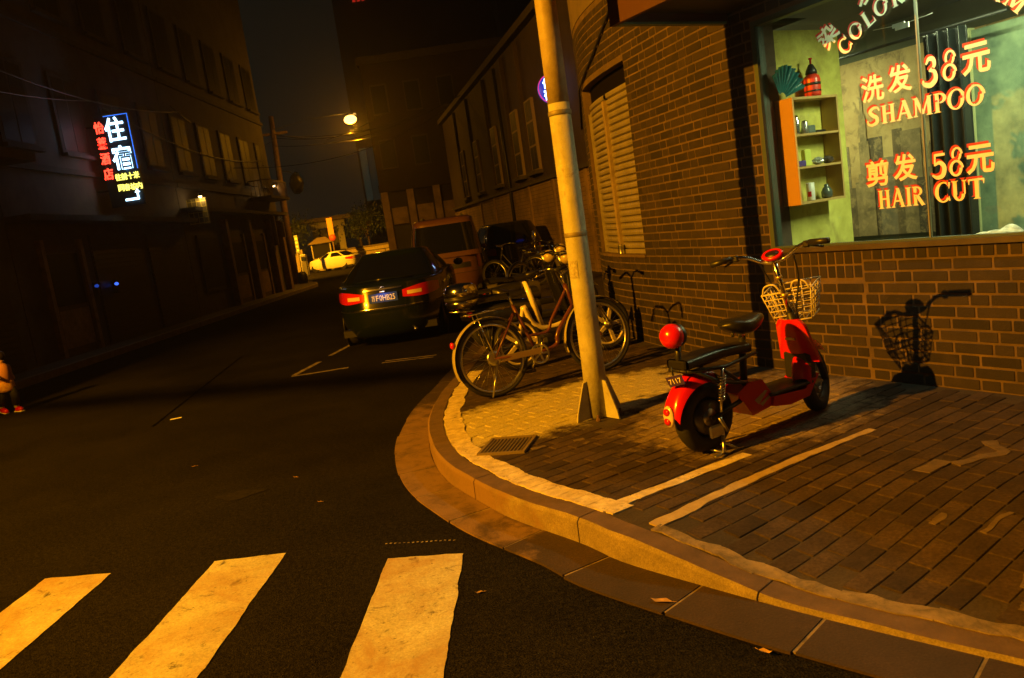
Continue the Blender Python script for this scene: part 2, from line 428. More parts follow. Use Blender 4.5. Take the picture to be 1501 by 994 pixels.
# kerb stones
kerb = tag(MB().box(-.01, .01, -.01, .01, -.3, -.28).build('kerb', M_kerb), 'concrete kerb', None, None, 'structure')
kb = KERB.nearest((.2, 3.68))[1]
t = kb - 5.0
kt = []
while t < 17: kt.append(t); t += 1.0
def kerb_piece(t0, t1, name, n):
    m = MB(); prof = lambda h: [(.012, -.1), (.008, h - .018), (-.008, h), (-.115, h + .002), (-.12, -.1)]
    vs = []; fs = []; P = 5
    for i in range(n + 1):
        t = t0 + (t1 - t0) * i / n
        for o, z in prof(kerb_h(t)):
            q = along(t, o + .004 * mnoise.noise((t * 6, o * 40, z * 30)) + random.uniform(-.001, .001), z + (.004 * mnoise.noise((t * 4, o * 30, 3.3)) if z > 0 else 0)); vs.append(q)
    for i in range(n):
        for k in range(P):
            l = (k + 1) % P; fs.append((i * P + k, i * P + l, (i + 1) * P + l, (i + 1) * P + k))
    fs += [tuple(range(P - 1, -1, -1)), tuple(n * P + k for k in range(P))]
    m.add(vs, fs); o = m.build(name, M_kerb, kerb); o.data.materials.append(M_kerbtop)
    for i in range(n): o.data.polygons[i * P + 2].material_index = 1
    return o
for t0 in kt: kerb_piece(max(0.05, t0) + .004, t0 + .996, 'kerb_stone', 24)
kerb_piece(kt[-1] + 1.004, KERB.len - .5, 'kerb_run', 50)
# pavement bed
NB = 240; NA = 28
def _kt(i):
    f = i / NB; return max(.02, 14 * f / .8 if f < .8 else 14 + (KERB.len - 14) * (f - .8) / .2)
kin = [Vector(along(_kt(i), -.118, 0)[:2]) for i in range(NB + 1)]
wl = [WALL.at(WALL.len * i / NB)[0] for i in range(NB + 1)]
# far pavement follows the old building
def wall_for(i):
    k = kin[i]
    if k.y < 11: 
        d, t = WALL.nearest(k); return WALL.at(t)[0] + Vector((.05, .03))
    return Vector((1.6 - (k.y - 22.7) * .198 + .3, k.y + .3))
m = MB(); vs = []; fs = []
for i in range(NB + 1):
    a, b = kin[i], wall_for(i)
    for j in range(NA + 1):
        q = a + (b - a) * (j / NA); z = pave_z(q.x, q.y) if q.y < 9 else .13
        vs.append((q.x, q.y, z - .0035))
for i in range(NB):
    for j in range(NA):
        q = i * (NA + 1) + j; fs.append((q, q + 1, q + NA + 2, q + NA + 1))
m.add(vs, fs); 
# ground in the side gap between the two right-hand buildings
m.add([(-.2, 10.5, .1), (9, 10.5, .1), (9, 24, .1), (-.2, 24, .1)], [(0, 1, 2, 3)])
pave = tag(m.build('pavement', M_sand), 'brick paved pavement corner', None, None, 'structure')

# pavers: rows run square to the shop wall
def inside(q):
    d, t = KERB.nearest(q); p, tg = KERB.at(t); n = Vector((-tg.y, tg.x))
    if (Vector(q) - p).dot(n) > -.155: return False
    d2, t2 = WALL.nearest(q); p2, tg2 = WALL.at(t2); n2 = Vector((-tg2.y, tg2.x))
    return (Vector(q) - p2).dot(n2) > .012
E1 = Vector((.84, .5426)).normalized(); E2 = Vector((-E1.y, E1.x))
PM = []
for v in range(6):
    m = MB(); jx = random.uniform(-.003, .002); jy = random.uniform(-.003, .001)
    m.bbox(-.0975 - jx, .0975 + jx, -.0478 - jy, .0478 + jy, -.03, 0, .004); PM.append(m.mesh('paver', M_paver))
cand = []
O = Vector((.48, 3.46))
def in_view(x, y, z):
    v = Vector((x, y, z - H)); zz = v.dot(_f)
    if zz < .3: return None
    a, b = 1167 * v.dot(_r) / zz, 1167 * v.dot(_u) / zz
    return (abs(a) < 780 and abs(b) < 520, zz)
for r in range(-32, 72):
    for c in range(-12, 30):
        q = O + E2 * (r * .1) + E1 * ((c + (.5 if r % 2 else 0) + .13 * ((r * 7) % 5 - 2) * .4) * .2)
        if q.y > 11 or q.y < .8: continue
        iv = in_view(q.x, q.y, .1)
        if not iv or not iv[0]: continue
        cs = [q + E1 * a + E2 * b for a in (-.09, .09) for b in (-.04, .04)]
        ok = sum(inside(tuple(k)) for k in cs)
        if ok == 4 and (q - Vector((.54, 5.54))).length > .24: cand.append((iv[1], q))
cand.sort(key=lambda k: k[0])
mst = MB()
for i, (zz, q) in enumerate(cand):
    z = pave_z(q.x, q.y) + random.uniform(0, .003)
    zx = pave_z(*(q + E1 * .09)) - pave_z(*(q - E1 * .09)); zy = pave_z(*(q + E2 * .05)) - pave_z(*(q - E2 * .05))
    M = Matrix.Translation((q.x, q.y, z)) @ Matrix.Rotation(atan2(E1.y, E1.x) + random.uniform(-.012, .012), 4, 'Z') @ Euler((atan2(zy, .1) + random.uniform(-.012, .012), -atan2(zx, .18) + random.uniform(-.008, .008), 0)).to_matrix().to_4x4()
    if i < 300: inst('paver', random.choice(PM), pave, M)
    else: mst.bbox(-.0975, .0975, -.0478, .0478, -.03, 0, .004, M)
if mst.v: tag(mst.build('paver_field', M_paver, pave), kind='stuff')

# painted band along the kerb and the two branch lines, broken into dabs
def band(pts_in, w_fn, z_off, name, mt, seg=.16, gap=.0, jag=.012):
    P = Path(pts_in); t = 0
    while t < P.len - .02:
        t1 = min(P.len, t + seg * random.uniform(.7, 1.25)); n = 6
        L_ = []; R_ = []
        for i in range(n + 1):
            p, d = P.smooth_at(t + (t1 - t - gap) * i / n, .04); nn = Vector((-d.y, d.x)); w = w_fn(t / P.len) / 2
            a = p + nn * (w + jag * 2.2 * mnoise.noise((p.x * 8, p.y * 8, 1.7)) + jag * .4 * random.uniform(-1, 1)); b = p - nn * (w + jag * 2.2 * mnoise.noise((p.x * 8, p.y * 8, 6.1)) + jag * .4 * random.uniform(-1, 1))
            L_.append((a.x, a.y, pave_z(a.x, a.y) + z_off)); R_.append((b.x, b.y, pave_z(b.x, b.y) + z_off))
        m = MB(); vs = L_ + R_[::-1]
        m.add(vs + [(x, y, z - .016) for x, y, z in vs], [tuple(range(len(vs) - 1, -1, -1))] + [(i, (i + 1) % len(vs), len(vs) + (i + 1) % len(vs), len(vs) + i) for i in range(len(vs))])
        m.build(name, mt, pave); t = t1
tw0, tw1 = KERB.nearest((.26, 3.6))[1], KERB.nearest((-.6, 8.1))[1]
wpts = [along(tw0 + (tw1 - tw0) * i / 60, -.195, 0)[:2] for i in range(61)]
band(wpts, lambda k: .135, .0045, 'painted_brick', M_linepaint, .11, .004, .008)
band([(.30, 3.73), (.75, 3.98), (1.2, 4.25)], lambda k: .075, .0048, 'painted_brick', M_linepaint, .2, .006, .006)
band([(.52, 3.46), (1.0, 3.80), (1.4, 4.05), (1.95, 4.36)], lambda k: .066 - .022 * k, .0042, 'painted_line', mat('yellow_streak', (.46, .36, .2), .85, col2=(.30, .23, .13), scale=14, bump=.4, bscale=60), .3, 0, .006)
band([along(KERB.nearest((.36, 3.39))[1] - .06 - .035 * i, -.152, 0)[:2] for i in range(54)], lambda k: .07, .0044, 'mortar_streak', M_mortarline, .28, 0, .016)
band([(2.02, 3.66), (2.3, 3.72), (2.34, 3.9)], lambda k: .07, .0043, 'paint_splash', MATS['splash'] if 'splash' in MATS else mat('splash', (.15, .11, .072), .85, col2=(.07, .05, .035), scale=18), .3, 0, .014)
for (x, y, a, l_, w) in [(1.62, 3.14, .6, .10, .03), (1.75, 3.0, .5, .2, .02), (1.66, 2.62, .7, .13, .025), (1.58, 2.5, .7, .05, .02), (.02, 4.95, .3, .1, .03), (.3, 5.0, .2, .07, .04), (.36, 4.9, .9, .05, .03), (1.84, 3.62, .6, .19, .09)]:
    band([(x, y), (x + cos(a) * l_, y + sin(a) * l_)], lambda k: w, .0046, 'paint_splash', mat('splash', (.15, .11, .072), .85, col2=(.07, .05, .035), scale=18), .5, 0, .01)
# drain grate set in the pavement
gr = empty('drain_grate', (-.13, 5.1, .139), radians(-16), 'small slotted iron drain grate set in the pavement by the painted kerb band', 'grate')
m = MB()
for i in range(11): m.box(-.13 + i * .025, -.118 + i * .025, -.15, .15, -.004, .006)
m.build('bar', mat('iron', (.11, .085, .06), .7), gr)
m = MB(); m.box(-.16, -.14, -.18, .18, -.01, .008); m.box(.14, .16, -.18, .18, -.01, .008); m.box(-.139, .139, -.18, -.16, -.01, .0085); m.box(-.139, .139, .16, .18, -.01, .0085)
m.build('frame', mat('grate_frame', (.15, .115, .08), .8), gr)
# left kerb and pavement
m = MB(); m.box(-9.6, -8.55, -8, 36.5, -.2, .128); m.box(-22, -9.6, 36.5, 36.6, -.2, .128)
m.prism([(-9.6, 36.5), (-8.55, 36.5), (-9.0, 38.5), (-10.2, 41.5), (-13, 43), (-40, 43), (-40, 36.5)], -.2, .128)
tag(m.build('far_pavement', mat('far_paving', (.09, .08, .065), .85, col2=(.06, .05, .045), scale=3)), 'paved footway on the other side of the street', None, None, 'structure')
m = MB(); m.box(-8.55, -8.4, -8, 36.5, -.2, .13); m.tube([(-8.475, 36.5, .06), (-8.95, 38.6, .06), (-10.1, 41.6, .06), (-12.9, 43.1, .06), (-40, 43.1, .06)], .075, 6)
tag(m.build('far_kerb', M_kerb), 'kerb on the other side of the street', None, None, 'structure')
exec_after = []

# ================================================================== corner building with the barber shop
shop = empty('corner_building', (0, 0, 0), 0, 'dark brick corner building with lit barber shop window, canopy and rolling shutters', 'building')
def wpt(t, out, z):
    p, d = WALL.smooth_at(t, .06); n = Vector((-d.y, d.x)); q = p + n * out
    return Vector((q.x, q.y, z))
def wslab(t0, t1, z0, z1, o0, o1, step=.12):
    m = MB(); n = max(1, int((t1 - t0) / step)); vs = []; fs = []
    for i in range(n + 1):
        t = t0 + (t1 - t0) * i / n
        vs += [wpt(t, o0, z0), wpt(t, o1, z0), wpt(t, o1, z1), wpt(t, o0, z1)]
    for i in range(n):
        a = i * 4; b = a + 4
        fs += [(a, b, b + 1, a + 1), (a + 1, b + 1, b + 2, a + 2), (a + 2, b + 2, b + 3, a + 3), (a + 3, b + 3, b, a)]
    fs += [(0, 1, 2, 3), (n * 4 + 3, n * 4 + 2, n * 4 + 1, n * 4)]
    return m.add(vs, fs)
def wt(x, y): return WALL.nearest((x, y))[1]
TS0, TSM, TS1 = wt(1.49, 8.1), wt(1.305, 8.88), wt(1.24, 9.75)
TW0, TW1 = 1.5, S0 + 1.81
WE = WALL.len
for (a, b, z0, z1) in [(.02, TW1 - .001, 0, 1.05), (TW1 + .0, TS0, 0, 3.7), (TS0 + .001, TS1 - .001, 0, 1.06), (TS0 + .001, TS1 - .001, 2.98, 3.7), (TS1, WE, 0, 3.7), (.02, TW0, 1.051, 3.7), (TW0 + .001, TW1 - .001, 2.78, 3.7)]:
    wslab(a, b, z0, z1, -.24, -.002).build('wall', M_mortar, shop)
wslab(.02, WE, 3.705, 8.2, -.24, .004).build('upper_wall', mat('render_wall', (.16, .12, .09), .85, col2=(.1, .08, .06), scale=2), shop)
# bricks
BL, BH, PITCH_Z = .235, .063, .0765
def brick_ok(t0, t1, z0, z1):
    if z1 > 3.66: return False
    if t1 > TW0 - .02 and t0 < TW1 + .02 and z1 > 1.08 and z0 < 2.8: return False
    if t1 > TS0 - .01 and t0 < TS1 + .01 and z1 > 1.07 and z0 < 2.97: return False
    return True
bricks = []
def add_brick(t0, t1, z0, z1):
    for (a, b, c, d) in ((TW0, TW1, 1.05, 2.78), (TS0, TS1, 1.06, 2.98)):
        if z1 > c + .01 and z0 < d - .01 and t1 > a - .008 and t0 < b + .008:
            if a - .008 - t0 > .03: add_brick(t0, a - .0081, z0, z1)
            if t1 - b - .008 > .03: add_brick(b + .0081, t1, z0, z1)
            return
    if z1 > 3.66: return
    tc = (t0 + t1) / 2; p = wpt(tc, 0, (z0 + z1) / 2); iv = in_view(p.x, p.y, p.z)
    if not iv or not iv[0]: return
    d = WALL.smooth_at(tc, .06)[1]
    # skip those facing away
    if Vector((-d.y, d.x)).dot(Vector((-p.x, -p.y))) < -.3: return
    bricks.append((iv[1] / sqrt(max(.05, (t1 - t0) * (z1 - z0)) / .0155), t0, t1, z0, z1, p, d))
TJ = S0 + 1.015
for c in range(50):
    z0 = .135 + c * PITCH_Z; z1 = z0 + BH
    t = .3 + (0 if c % 2 else .09); k = 0
    while t < TS1 + 2.2:
        ln = BL if (k % 2 == 0) else .113
        if random.random() < .06: ln = BL if ln < .2 else .113
        t0, t1 = t, t + ln; t = t1 + .013; k += 1
        soldier = (z1 > .975 and t0 < TJ and z0 < 1.06) or (z1 > .865 and t1 > TJ and t0 < TW1 and z0 < 1.06)
        if z0 < 1.09 and t0 < TJ < t1:
            if TJ - t0 > .03 and not z1 > .975: add_brick(t0, TJ - .008, z0, z1)
            if t1 - TJ > .03 and not (z1 > .865): add_brick(TJ + .008, t1, z0, z1)
            continue
        if z0 < 1.06 and t0 < TW1 < t1 and z1 > .86:
            if t1 - TW1 > .04: add_brick(TW1 + .006, t1, z0, z1)
            continue
        if not soldier: add_brick(t0, t1, z0, z1)
t = .3
while t < TJ - .05:
    w = random.choice((.066, .07, .066, .1)); add_brick(t, t + w, .976, 1.043); t += w + .012
t = TJ + .008
while t < TW1 - .06:
    for z0 in (.852, .95): add_brick(t, t + .062, z0, z0 + .086)
    t += .073
bricks.sort(key=lambda b: b[0])
bm_cache = {}
mst = MB()
for i, (_, t0, t1, z0, z1, p, d) in enumerate(bricks):
    L_, h_ = t1 - t0, z1 - z0
    out = random.uniform(.0005, .004)
    if i < 300:
        key = (round(L_, 2), round(h_, 3))
        if key not in bm_cache:
            mm = MB(); mm.bbox(-L_ / 2, L_ / 2, -h_ / 2, h_ / 2, -.03, 0, .004); bm_cache[key] = mm.mesh('brick', M_brick)
    n = Vector((-d.y, d.x, 0)); dx = Vector((d.x, d.y, 0)); up = Vector((0, 0, 1))
    q = p + n * out
    # local x along wall (reversed to keep right-handed), y up, z out
    M = Matrix(((-dx.x, up.x, n.x, q.x), (-dx.y, up.y, n.y, q.y), (-dx.z, up.z, n.z, q.z), (0, 0, 0, 1))) @ Euler((random.uniform(-.012, .012), random.uniform(-.01, .01), random.uniform(-.006, .006))).to_matrix().to_4x4()
    if i < 300: inst('brick', bm_cache[key], shop, M)
    else: mst.bbox(-L_ / 2, L_ / 2, -h_ / 2, h_ / 2, -.03, 0, .004, M)
tag(mst.build('brickwork', M_brick, shop), kind='stuff')
# shutters
for (a, b) in ((TS0 + .03, TSM - .03), (TSM + .04, TS1 - .02)):
    sh = MB(); sh.v = [tuple(wpt(a, -.14, 1.06))]; sh.v += [tuple(wpt(a, -.14, 1.07)), tuple(wpt(a + .01, -.14, 1.06))]; sh.f = [(0, 1, 2)]; sh.sm = [False]
    sho = wslab(a, b, 1.065, 1.11, -.12, -.06).build('shutter', M_shutter, shop)
    z = 1.112; k = 0
    while z < 2.76:
        m = MB(); n = max(3, int((b - a) / .1)); prof = [(-.095, 0), (-.07, .012), (-.064, .036), (-.07, .058), (-.095, .068)]
        m.grid(lambda u, v: wpt(a + (b - a) * u, prof[round(v * 4)][0], z + prof[round(v * 4)][1]), n, 4, False)
        m.build('slat', M_shutter, sho); z += .0705; k += 1
wslab(TS0 + .004, TS1 - .004, 2.7, 2.978, -.19, -.1).build('shutter_box', mat('flat_black', (.006, .005, .005), 1., spec=.05), shop)  # shutter box in plain matt near-black
wslab(TSM - .03, TSM + .04, 1.061, 2.72, -.15, -.035, .03).build('mullion', mat('wood_post', (.24, .19, .13), .7, var=.3), shop)
wslab(TS0 + .003, TS0 + .03, 1.061, 2.70, -.15, -.045, .03).build('guide_rail', M_shutter, shop)
wslab(TS1 - .03, TS1 - .003, 1.061, 2.70, -.15, -.045, .03).build('guide_rail', M_shutter, shop)
wslab(TS0 - .02, TS1 + .02, 1.035, 1.063, -.1, .02).build('sill', M_mortar, shop)
wslab(TS0 + .001, TS1 - .001, 1.0, 2.979, -.235, -.2).build('backing', M_blackmetal, shop)
# shop window: sill, frame, glass
def sbox(m, s0, s1, d0, d1, z0, z1): return m.box(s0, s1, d0, d1, z0, z1, SHOP_M)
sbox(MB(), -2.499, 1.808, -.03, .22, 1.05, 1.085).build('window_sill', mat('dark_wood', (.05, .035, .02), .5, var=.3), shop)
wf = sbox(MB(), 1.77, 1.808, .0, .09, 1.086, 2.779); sbox(wf, -2.499, 1.769, 0, .09, 2.74, 2.779); sbox(wf, -2.499, 1.769, .0, .06, 1.086, 1.1)
wf.build('window_frame', mat('green_frame', (.05, .075, .06), .5), shop)
sbox(MB(), .523, .531, .022, .046, 1.101, 2.739).build('mullion', mat('brass_strip', (.22, .2, .12), .5), shop)
M_glass = glass_mat('shop_glass')
for (a, b) in ((.533, 1.769), (-1.4, .521), (-2.499, -1.41)):
    sbox(MB(), a, b, .03, .036, 1.101, 2.739).build('pane', M_glass, shop)
# canopy over the shop
sbox(MB(), -3.9, 2.0, -1.08, -.012, 2.90, 3.75).build('canopy', mat('canopy_dark', (.02, .018, .016), .6), shop)
cf = sbox(MB(), -3.9, 2.04, -1.12, -1.081, 2.82, 3.8); sbox(cf, 2.001, 2.04, -1.08, -.02, 2.84, 3.8)
cf.build('canopy_fascia', mat('canopy_red', (.05, .012, .008), .6), shop)
sbox(MB(), 1.985, 2.042, -1.08, -.05, 2.822, 2.838).build('canopy_edge', mat('canopy_greenlit', (.12, .2, .14), .5), shop)  # edge strip coloured green for the assumed tube light under the canopy
# cable clipped to the curved wall
m = MB(); m.tube([wpt(TS0 - .3, .02, 3.75), wpt(TS0 + .2, .025, 3.45), wpt(TSM - .1, .025, 3.22), wpt(TSM + .4, .025, 3.08), wpt(TS1, .025, 3.0), wpt(TS1 + .5, .025, 2.6)], .014, 6)
m.build('cable', M_blackmetal, shop)
# interior shell
ROOM = [(-4, .1), (1.95, .1), (1.95, .8), (3.6, .8), (3.6, 2.1), (-4, 2.1)]
cream = mat('stained_cream_wall', (.74, .72, .17), .8, col2=(.46, .42, .08), scale=5); worn(cream, (.30, .24, .07), 3.5, .5, .68, .7); worn(cream, (.25, .38, .36), 6, .62, .7, .5)
sbox(MB(), 1.81, 1.93, .092, .97, .1, 2.72).build('partition', cream, shop)
sbox(MB(), -4, 3.6, 2.1, 2.2, .0, 3.0).build('back_wall', mat('back_wall_paint', (.10, .10, .06), .8), shop)
MB().prism(ROOM, 2.85, 2.92, SHOP_M).build('shop_ceiling', mat('shop_ceiling', (.05, .05, .045), .8), shop)
MB().prism(ROOM, .05, .13, SHOP_M).build('shop_floor', mat('shop_floor', (.2, .18, .15), .5), shop)
sbox(MB(), -4.1, -4, .1, 2.2, .0, 3.0).build('end_wall', mat('end_wall_paint', (.4, .45, .35), .8), shop)
sbox(MB(), 3.6, 3.7, .8, 2.2, .0, 3.0).build('end_wall', MATS['end_wall_paint'], shop)
sbox(MB(), -2.499, 1.8, .1, .5, .9, 1.02).build('inner_ledge', MATS['dark_wood'], shop)

# ---- lettering on the glass
M_let = mat('letter_cream', (.78, .74, .52), .5); M_letred = mat('letter_red', (.5, .03, .015), .5)
def bar(p, q, w0, w1=None):
    w1 = w1 or w0; p, q = Vector(p), Vector(q); n = Vector((-(q - p).y, (q - p).x)).normalized()
    return [tuple(p + n * w0 / 2), tuple(p - n * w0 / 2), tuple(q - n * w1 / 2), tuple(q + n * w1 / 2)]
def ringpoly(cx, cyy, rx, ry, wx, wy, a0=0, a1=360, n=22):
    out = []
    for i in range(n):
        b0 = radians(a0 + (a1 - a0) * i / n); b1 = radians(a0 + (a1 - a0) * (i + 1) / n)
        out.append([(cx + rx * cos(b0), cyy + ry * sin(b0)), (cx + rx * cos(b1), cyy + ry * sin(b1)),
                    (cx + (rx - wx) * cos(b1), cyy + (ry - wy) * sin(b1)), (cx + (rx - wx) * cos(b0), cyy + (ry - wy) * sin(b0))])
    return out
def stroke(pts, ws):
    P = [Vector(p) for p in catmull(pts, 6)]; n = len(P); out = []
    W_ = lambda i: ws[0] + (ws[1] - ws[0]) * sin(pi * i / (n - 1))
    L = []
    for i in range(n):
        d = (P[min(n - 1, i + 1)] - P[max(0, i - 1)]).normalized(); nn = Vector((-d.y, d.x)) * W_(i) / 2
        L.append((tuple(P[i] + nn), tuple(P[i] - nn)))
    for i in range(n - 1): out.append([L[i][0], L[i][1], L[i + 1][1], L[i + 1][0]])
    return out
T, t_ = .19, .085
def serif(x, y, up, w=.19): s_ = 1 if up else -1; return [(x - w, y), (x + w, y), (x + w * .45, y + s_ * .075), (x - w * .45, y + s_ * .075)]
def stem(x): return [bar((x, 0), (x, 1), T), serif(x, 0, True), serif(x, 1, False)]
GL = {
 'H': (.86, stem(.2) + stem(.66) + [bar((.2, .52), (.66, .52), t_)]),
 'I': (.42, stem(.21)),
 'A': (.9, [bar((.12, 0), (.45, 1.02), t_ * 1.1), bar((.74, 0), (.44, 1.02), T), bar((.22, .34), (.62, .34), t_), serif(.13, 0, True, .14), serif(.74, 0, True, .18), [(.36, 1.04), (.52, 1.04), (.5, .93), (.38, .93)]]),
 'M': (1.06, [bar((.15, 0), (.17, 1), t_), bar((.17, 1), (.52, .1), T * .95), bar((.52, .1), (.85, 1), t_), bar((.86, 0), (.86, 1), T), serif(.15, 0, True, .13), serif(.86, 0, True), serif(.14, 1, False, .12), serif(.9, 1, False, .14)]),
 'P': (.72, stem(.2) + ringpoly(.34, .73, .36, .27, .18, .075, -90, 90, 14) + [bar((.2, .963), (.36, .963), .075), bar((.2, .497), (.36, .497), .075)]),
 'R': (.82, stem(.2) + ringpoly(.34, .75, .34, .25, .17, .075, -90, 90, 14) + [bar((.2, .963), (.36, .963), .075), bar((.2, .537), (.36, .537), .075), bar((.38, .53), (.72, .0), T), serif(.75, 0, True, .12)]),
 'O': (.9, ringpoly(.45, .5, .43, .53, .18, .08, 0, 360, 28)),
 'C': (.82, ringpoly(.46, .5, .44, .53, .19, .08, 38, 322, 24) + [bar((.82, .98), (.79, .66), .1, .03), bar((.8, .04), (.78, .28), .08, .03)]),
 'U': (.86, [bar((.2, .3), (.2, 1), T), bar((.68, .3), (.68, 1), t_), serif(.2, 1, False), serif(.68, 1, False, .14)] + ringpoly(.42, .32, .31, .35, .17, .1, 180, 360, 14)),
 'T': (.8, [bar((.4, 0), (.4, 1), T), serif(.4, 0, True), bar((.04, .95), (.76, .95), .09), bar((.05, .98), (.04, .72), .1, .03), bar((.75, .98), (.76, .72), .1, .03)]),
 'L': (.7, stem(.2) + [bar((.2, .045), (.64, .045), .085), bar((.64, .0), (.66, .3), .1, .03)]),
 'E': (.72, stem(.2) + [bar((.2, .045), (.64, .045), .085), bar((.2, .955), (.62, .955), .085), bar((.2, .52), (.5, .52), .075), bar((.64, 0), (.66, .26), .1, .03), bar((.62, 1), (.63, .76), .1, .03), bar((.5, .4), (.5, .64), .05)]),
 'S': (.68, stroke([(.6, .76), (.52, .95), (.3, .96), (.13, .78), (.3, .56), (.52, .4), (.55, .16), (.32, .03), (.12, .1), (.07, .3)], (.07, .21))),
 '3': (.66, stroke([(.1, .8), (.25, .97), (.47, .92), (.5, .68), (.3, .55)], (.07, .17)) + stroke([(.28, .55), (.53, .48), (.58, .2), (.36, .02), (.1, .1), (.08, .24)], (.07, .2))),
 '8': (.72, ringpoly(.36, .76, .24, .25, .11, .07) + ringpoly(.36, .27, .31, .29, .14, .08)),
 '5': (.66, [bar((.16, .94), (.6, .94), .11), bar((.16, .98), (.14, .5), .08)] + stroke([(.14, .54), (.38, .62), (.58, .42), (.52, .1), (.28, .02), (.08, .14)], (.08, .2))),
 ' ': (.4, [])}
def put_letter(name, polys, M, mt, parent):
    m = MB()
    for i, p in enumerate(polys):
        m.add([(x, y, i * .0006) for x, y in p], [tuple(range(len(p)))], False, M)
    return m.build(name, mt, parent)
# frame on the inner face of the glass: +x of text runs towards -s
def GM(s, z, sx, sz, d=.026, ang=0.):
    ex = Vector((-WD.x, -WD.y, 0)); ez = Vector((0, 0, 1)); eo = Vector((-WN.x, -WN.y, 0)); o = SP(s, d, z)
    B = Matrix(((ex.x, ez.x, eo.x, o.x), (ex.y, ez.y, eo.y, o.y), (ex.z, ez.z, eo.z, o.z), (0, 0, 0, 1)))
    return B @ Matrix.Rotation(ang, 4, 'Z') @ Matrix.Diagonal((sx, sz, 1, 1))
LET = empty('window_lettering', SP(.5, .026, 1.09), 0, 'cream lettering with red shadow listing prices on the barber shop window', 'lettering')
LET_INV = Matrix.Translation(-SP(.5, .026, 1.09))
def latin(s, s0, s1, z, h):
    tot = sum(GL[c][0] for c in s); k = (s0 - s1) / (tot * 1.0); x = 0
    for c in s:
        w, g = GL[c]
        if g:
            put_letter('letter', g, LET_INV @ GM(s0 - x * k, z, k, h, .024), M_let, LET)
            put_letter('letter_shadow', g, LET_INV @ GM(s0 - x * k + .013, z + .014, k, h, .0285), M_letred, LET)
        x += w
def cjk(ch, s, z, w, h, ang=0.):
    vs, fs = TX[ch]
    for (mt, dd, ds, dz, nm) in ((M_let, .024, 0, 0, 'letter'), (M_letred, .0285, .014, .015, 'letter_shadow')):
        m = MB(); m.add([(x, y, 0) for x, y, q in vs], [f for f in fs if all(vs[i][2] > 0 for i in f)], False, LET_INV @ GM(s + ds, z + dz, w, h, dd, ang)); m.build(nm, mt, LET)
latin('SHAMPOO', .895, .13, 1.858, .115); latin('HAIR', .875, .54, 1.31, .12); latin('CUT', .475, .165, 1.315, .12)
cjk('洗', .855, 2.095, .165, .17); cjk('发', .66, 2.115, .165, .17); cjk('元', .175, 2.12, .165, .175)
latin('3', .495, .40, 2.025, .165); latin('8', .375, .275, 2.03, .175)
cjk('剪', .865, 1.545, .17, .17); cjk('发', .665, 1.56, .165, .17); cjk('元', .185, 1.545, .165, .17)
latin('5', .485, .39, 1.465, .15); latin('8', .37, .27, 1.465, .17)
AC = (.50, 1.84)
def arch(s, r, a0, a1, h, kx):
    wt_ = sum(GL[c][0] for c in s); x = 0
    for c in s:
        w, g = GL[c]; a = a0 + (a1 - a0) * (x + w / 2) / wt_; x += w
        if not g: continue
        A_ = radians(a); ss = AC[0] + r * cos(A_); zz = AC[1] + r * sin(A_)
        g2 = [[(q[0] - w / 2, q[1]) for q in p] for p in g]
        put_letter('letter', g2, LET_INV @ GM(ss, zz, kx, h, .024, pi / 2 - A_), M_let, LET)
        put_letter('letter_shadow', g2, LET_INV @ GM(ss + .013, zz + .013, kx, h, .0285, pi / 2 - A_), M_letred, LET)
arch('COLOR OR PERM', .725, 43, 142, .105, .115)
for i, ch in enumerate('染发或烫发'):
    A_ = radians(46 + i * 22); cjk(ch, AC[0] + .95 * cos(A_), AC[1] + .93 * sin(A_), .15, .15, pi / 2 - A_)

# ---- things inside the shop window
def PXD(px, py, d):    # point on the plane d metres behind the shop wall seen along that direction
    v = _f + _r * ((px - 750.5) / 1167) - _u * ((py - 497) / 1167)
    o = Vector((0, 0, H)); q0 = SP(0, d, 0); n3 = Vector((WN.x, WN.y, 0)); t = (q0 - o).dot(n3) / v.dot(n3); p = o + v * t
    return (Vector((p.x, p.y)) - WA).dot(WD), p.z
def PXS(px, py, s):    # on the plane across the shop at wall length s: returns depth d, z
    v = _f + _r * ((px - 750.5) / 1167) - _u * ((py - 497) / 1167)
    o = Vector((0, 0, H)); q0 = SP(s, 0, 0); n3 = Vector((WD.x, WD.y, 0)); t = (q0 - o).dot(n3) / v.dot(n3); p = o + v * t
    return (Vector((p.x, p.y)) - WA).dot(WN), p.z
# wall cabinet
cs0, cs1 = 1.645, 1.808
cd0, cz1 = PXS(1160, 143, cs0); cd1, _ = PXS(1227, 138, cs0); _, cz0 = PXS(1160, 303, cs0)
cd0 = max(cd0, .14)
M_cabw = mat('cabinet_wood', (.55, .36, .13), .5, col2=(.44, .27, .09), scale=6)
cabinet = empty('wall_cabinet', SP(cs1, (cd0 + cd1) / 2, cz0), 0, 'open wooden three-shelf cabinet hung on the cream partition in the shop window', 'cabinet')
CI = Matrix.Translation(-cabinet.location)
def cbox(s0, s1, d0, d1, z0, z1, name, mt, par, inv): m = MB(); m.box(s0, s1, d0, d1, z0, z1, inv @ SHOP_M); return m.build(name, mt, par)
cbox(cs0, cs1, cd0, cd0 + .018, cz0, cz1, 'side_panel', mat('cabinet_side_lit', (.72, .36, .10), .5), cabinet, CI)  # orange of the sodium light put into this outer panel's colour
cbox(cs0, cs1, cd1 - .018, cd1, cz0, cz1, 'side_panel', M_cabw, cabinet, CI)
cbox(cs0, cs1, cd0 + .019, cd1 - .019, cz1 - .018, cz1, 'top', M_cabw, cabinet, CI)
cbox(cs0, cs1, cd0 + .019, cd1 - .019, cz0, cz0 + .018, 'bottom', M_cabw, cabinet, CI)
cbox(cs1 - .012, cs1, cd0 + .019, cd1 - .019, cz0 + .019, cz1 - .019, 'back', cream, cabinet, CI)
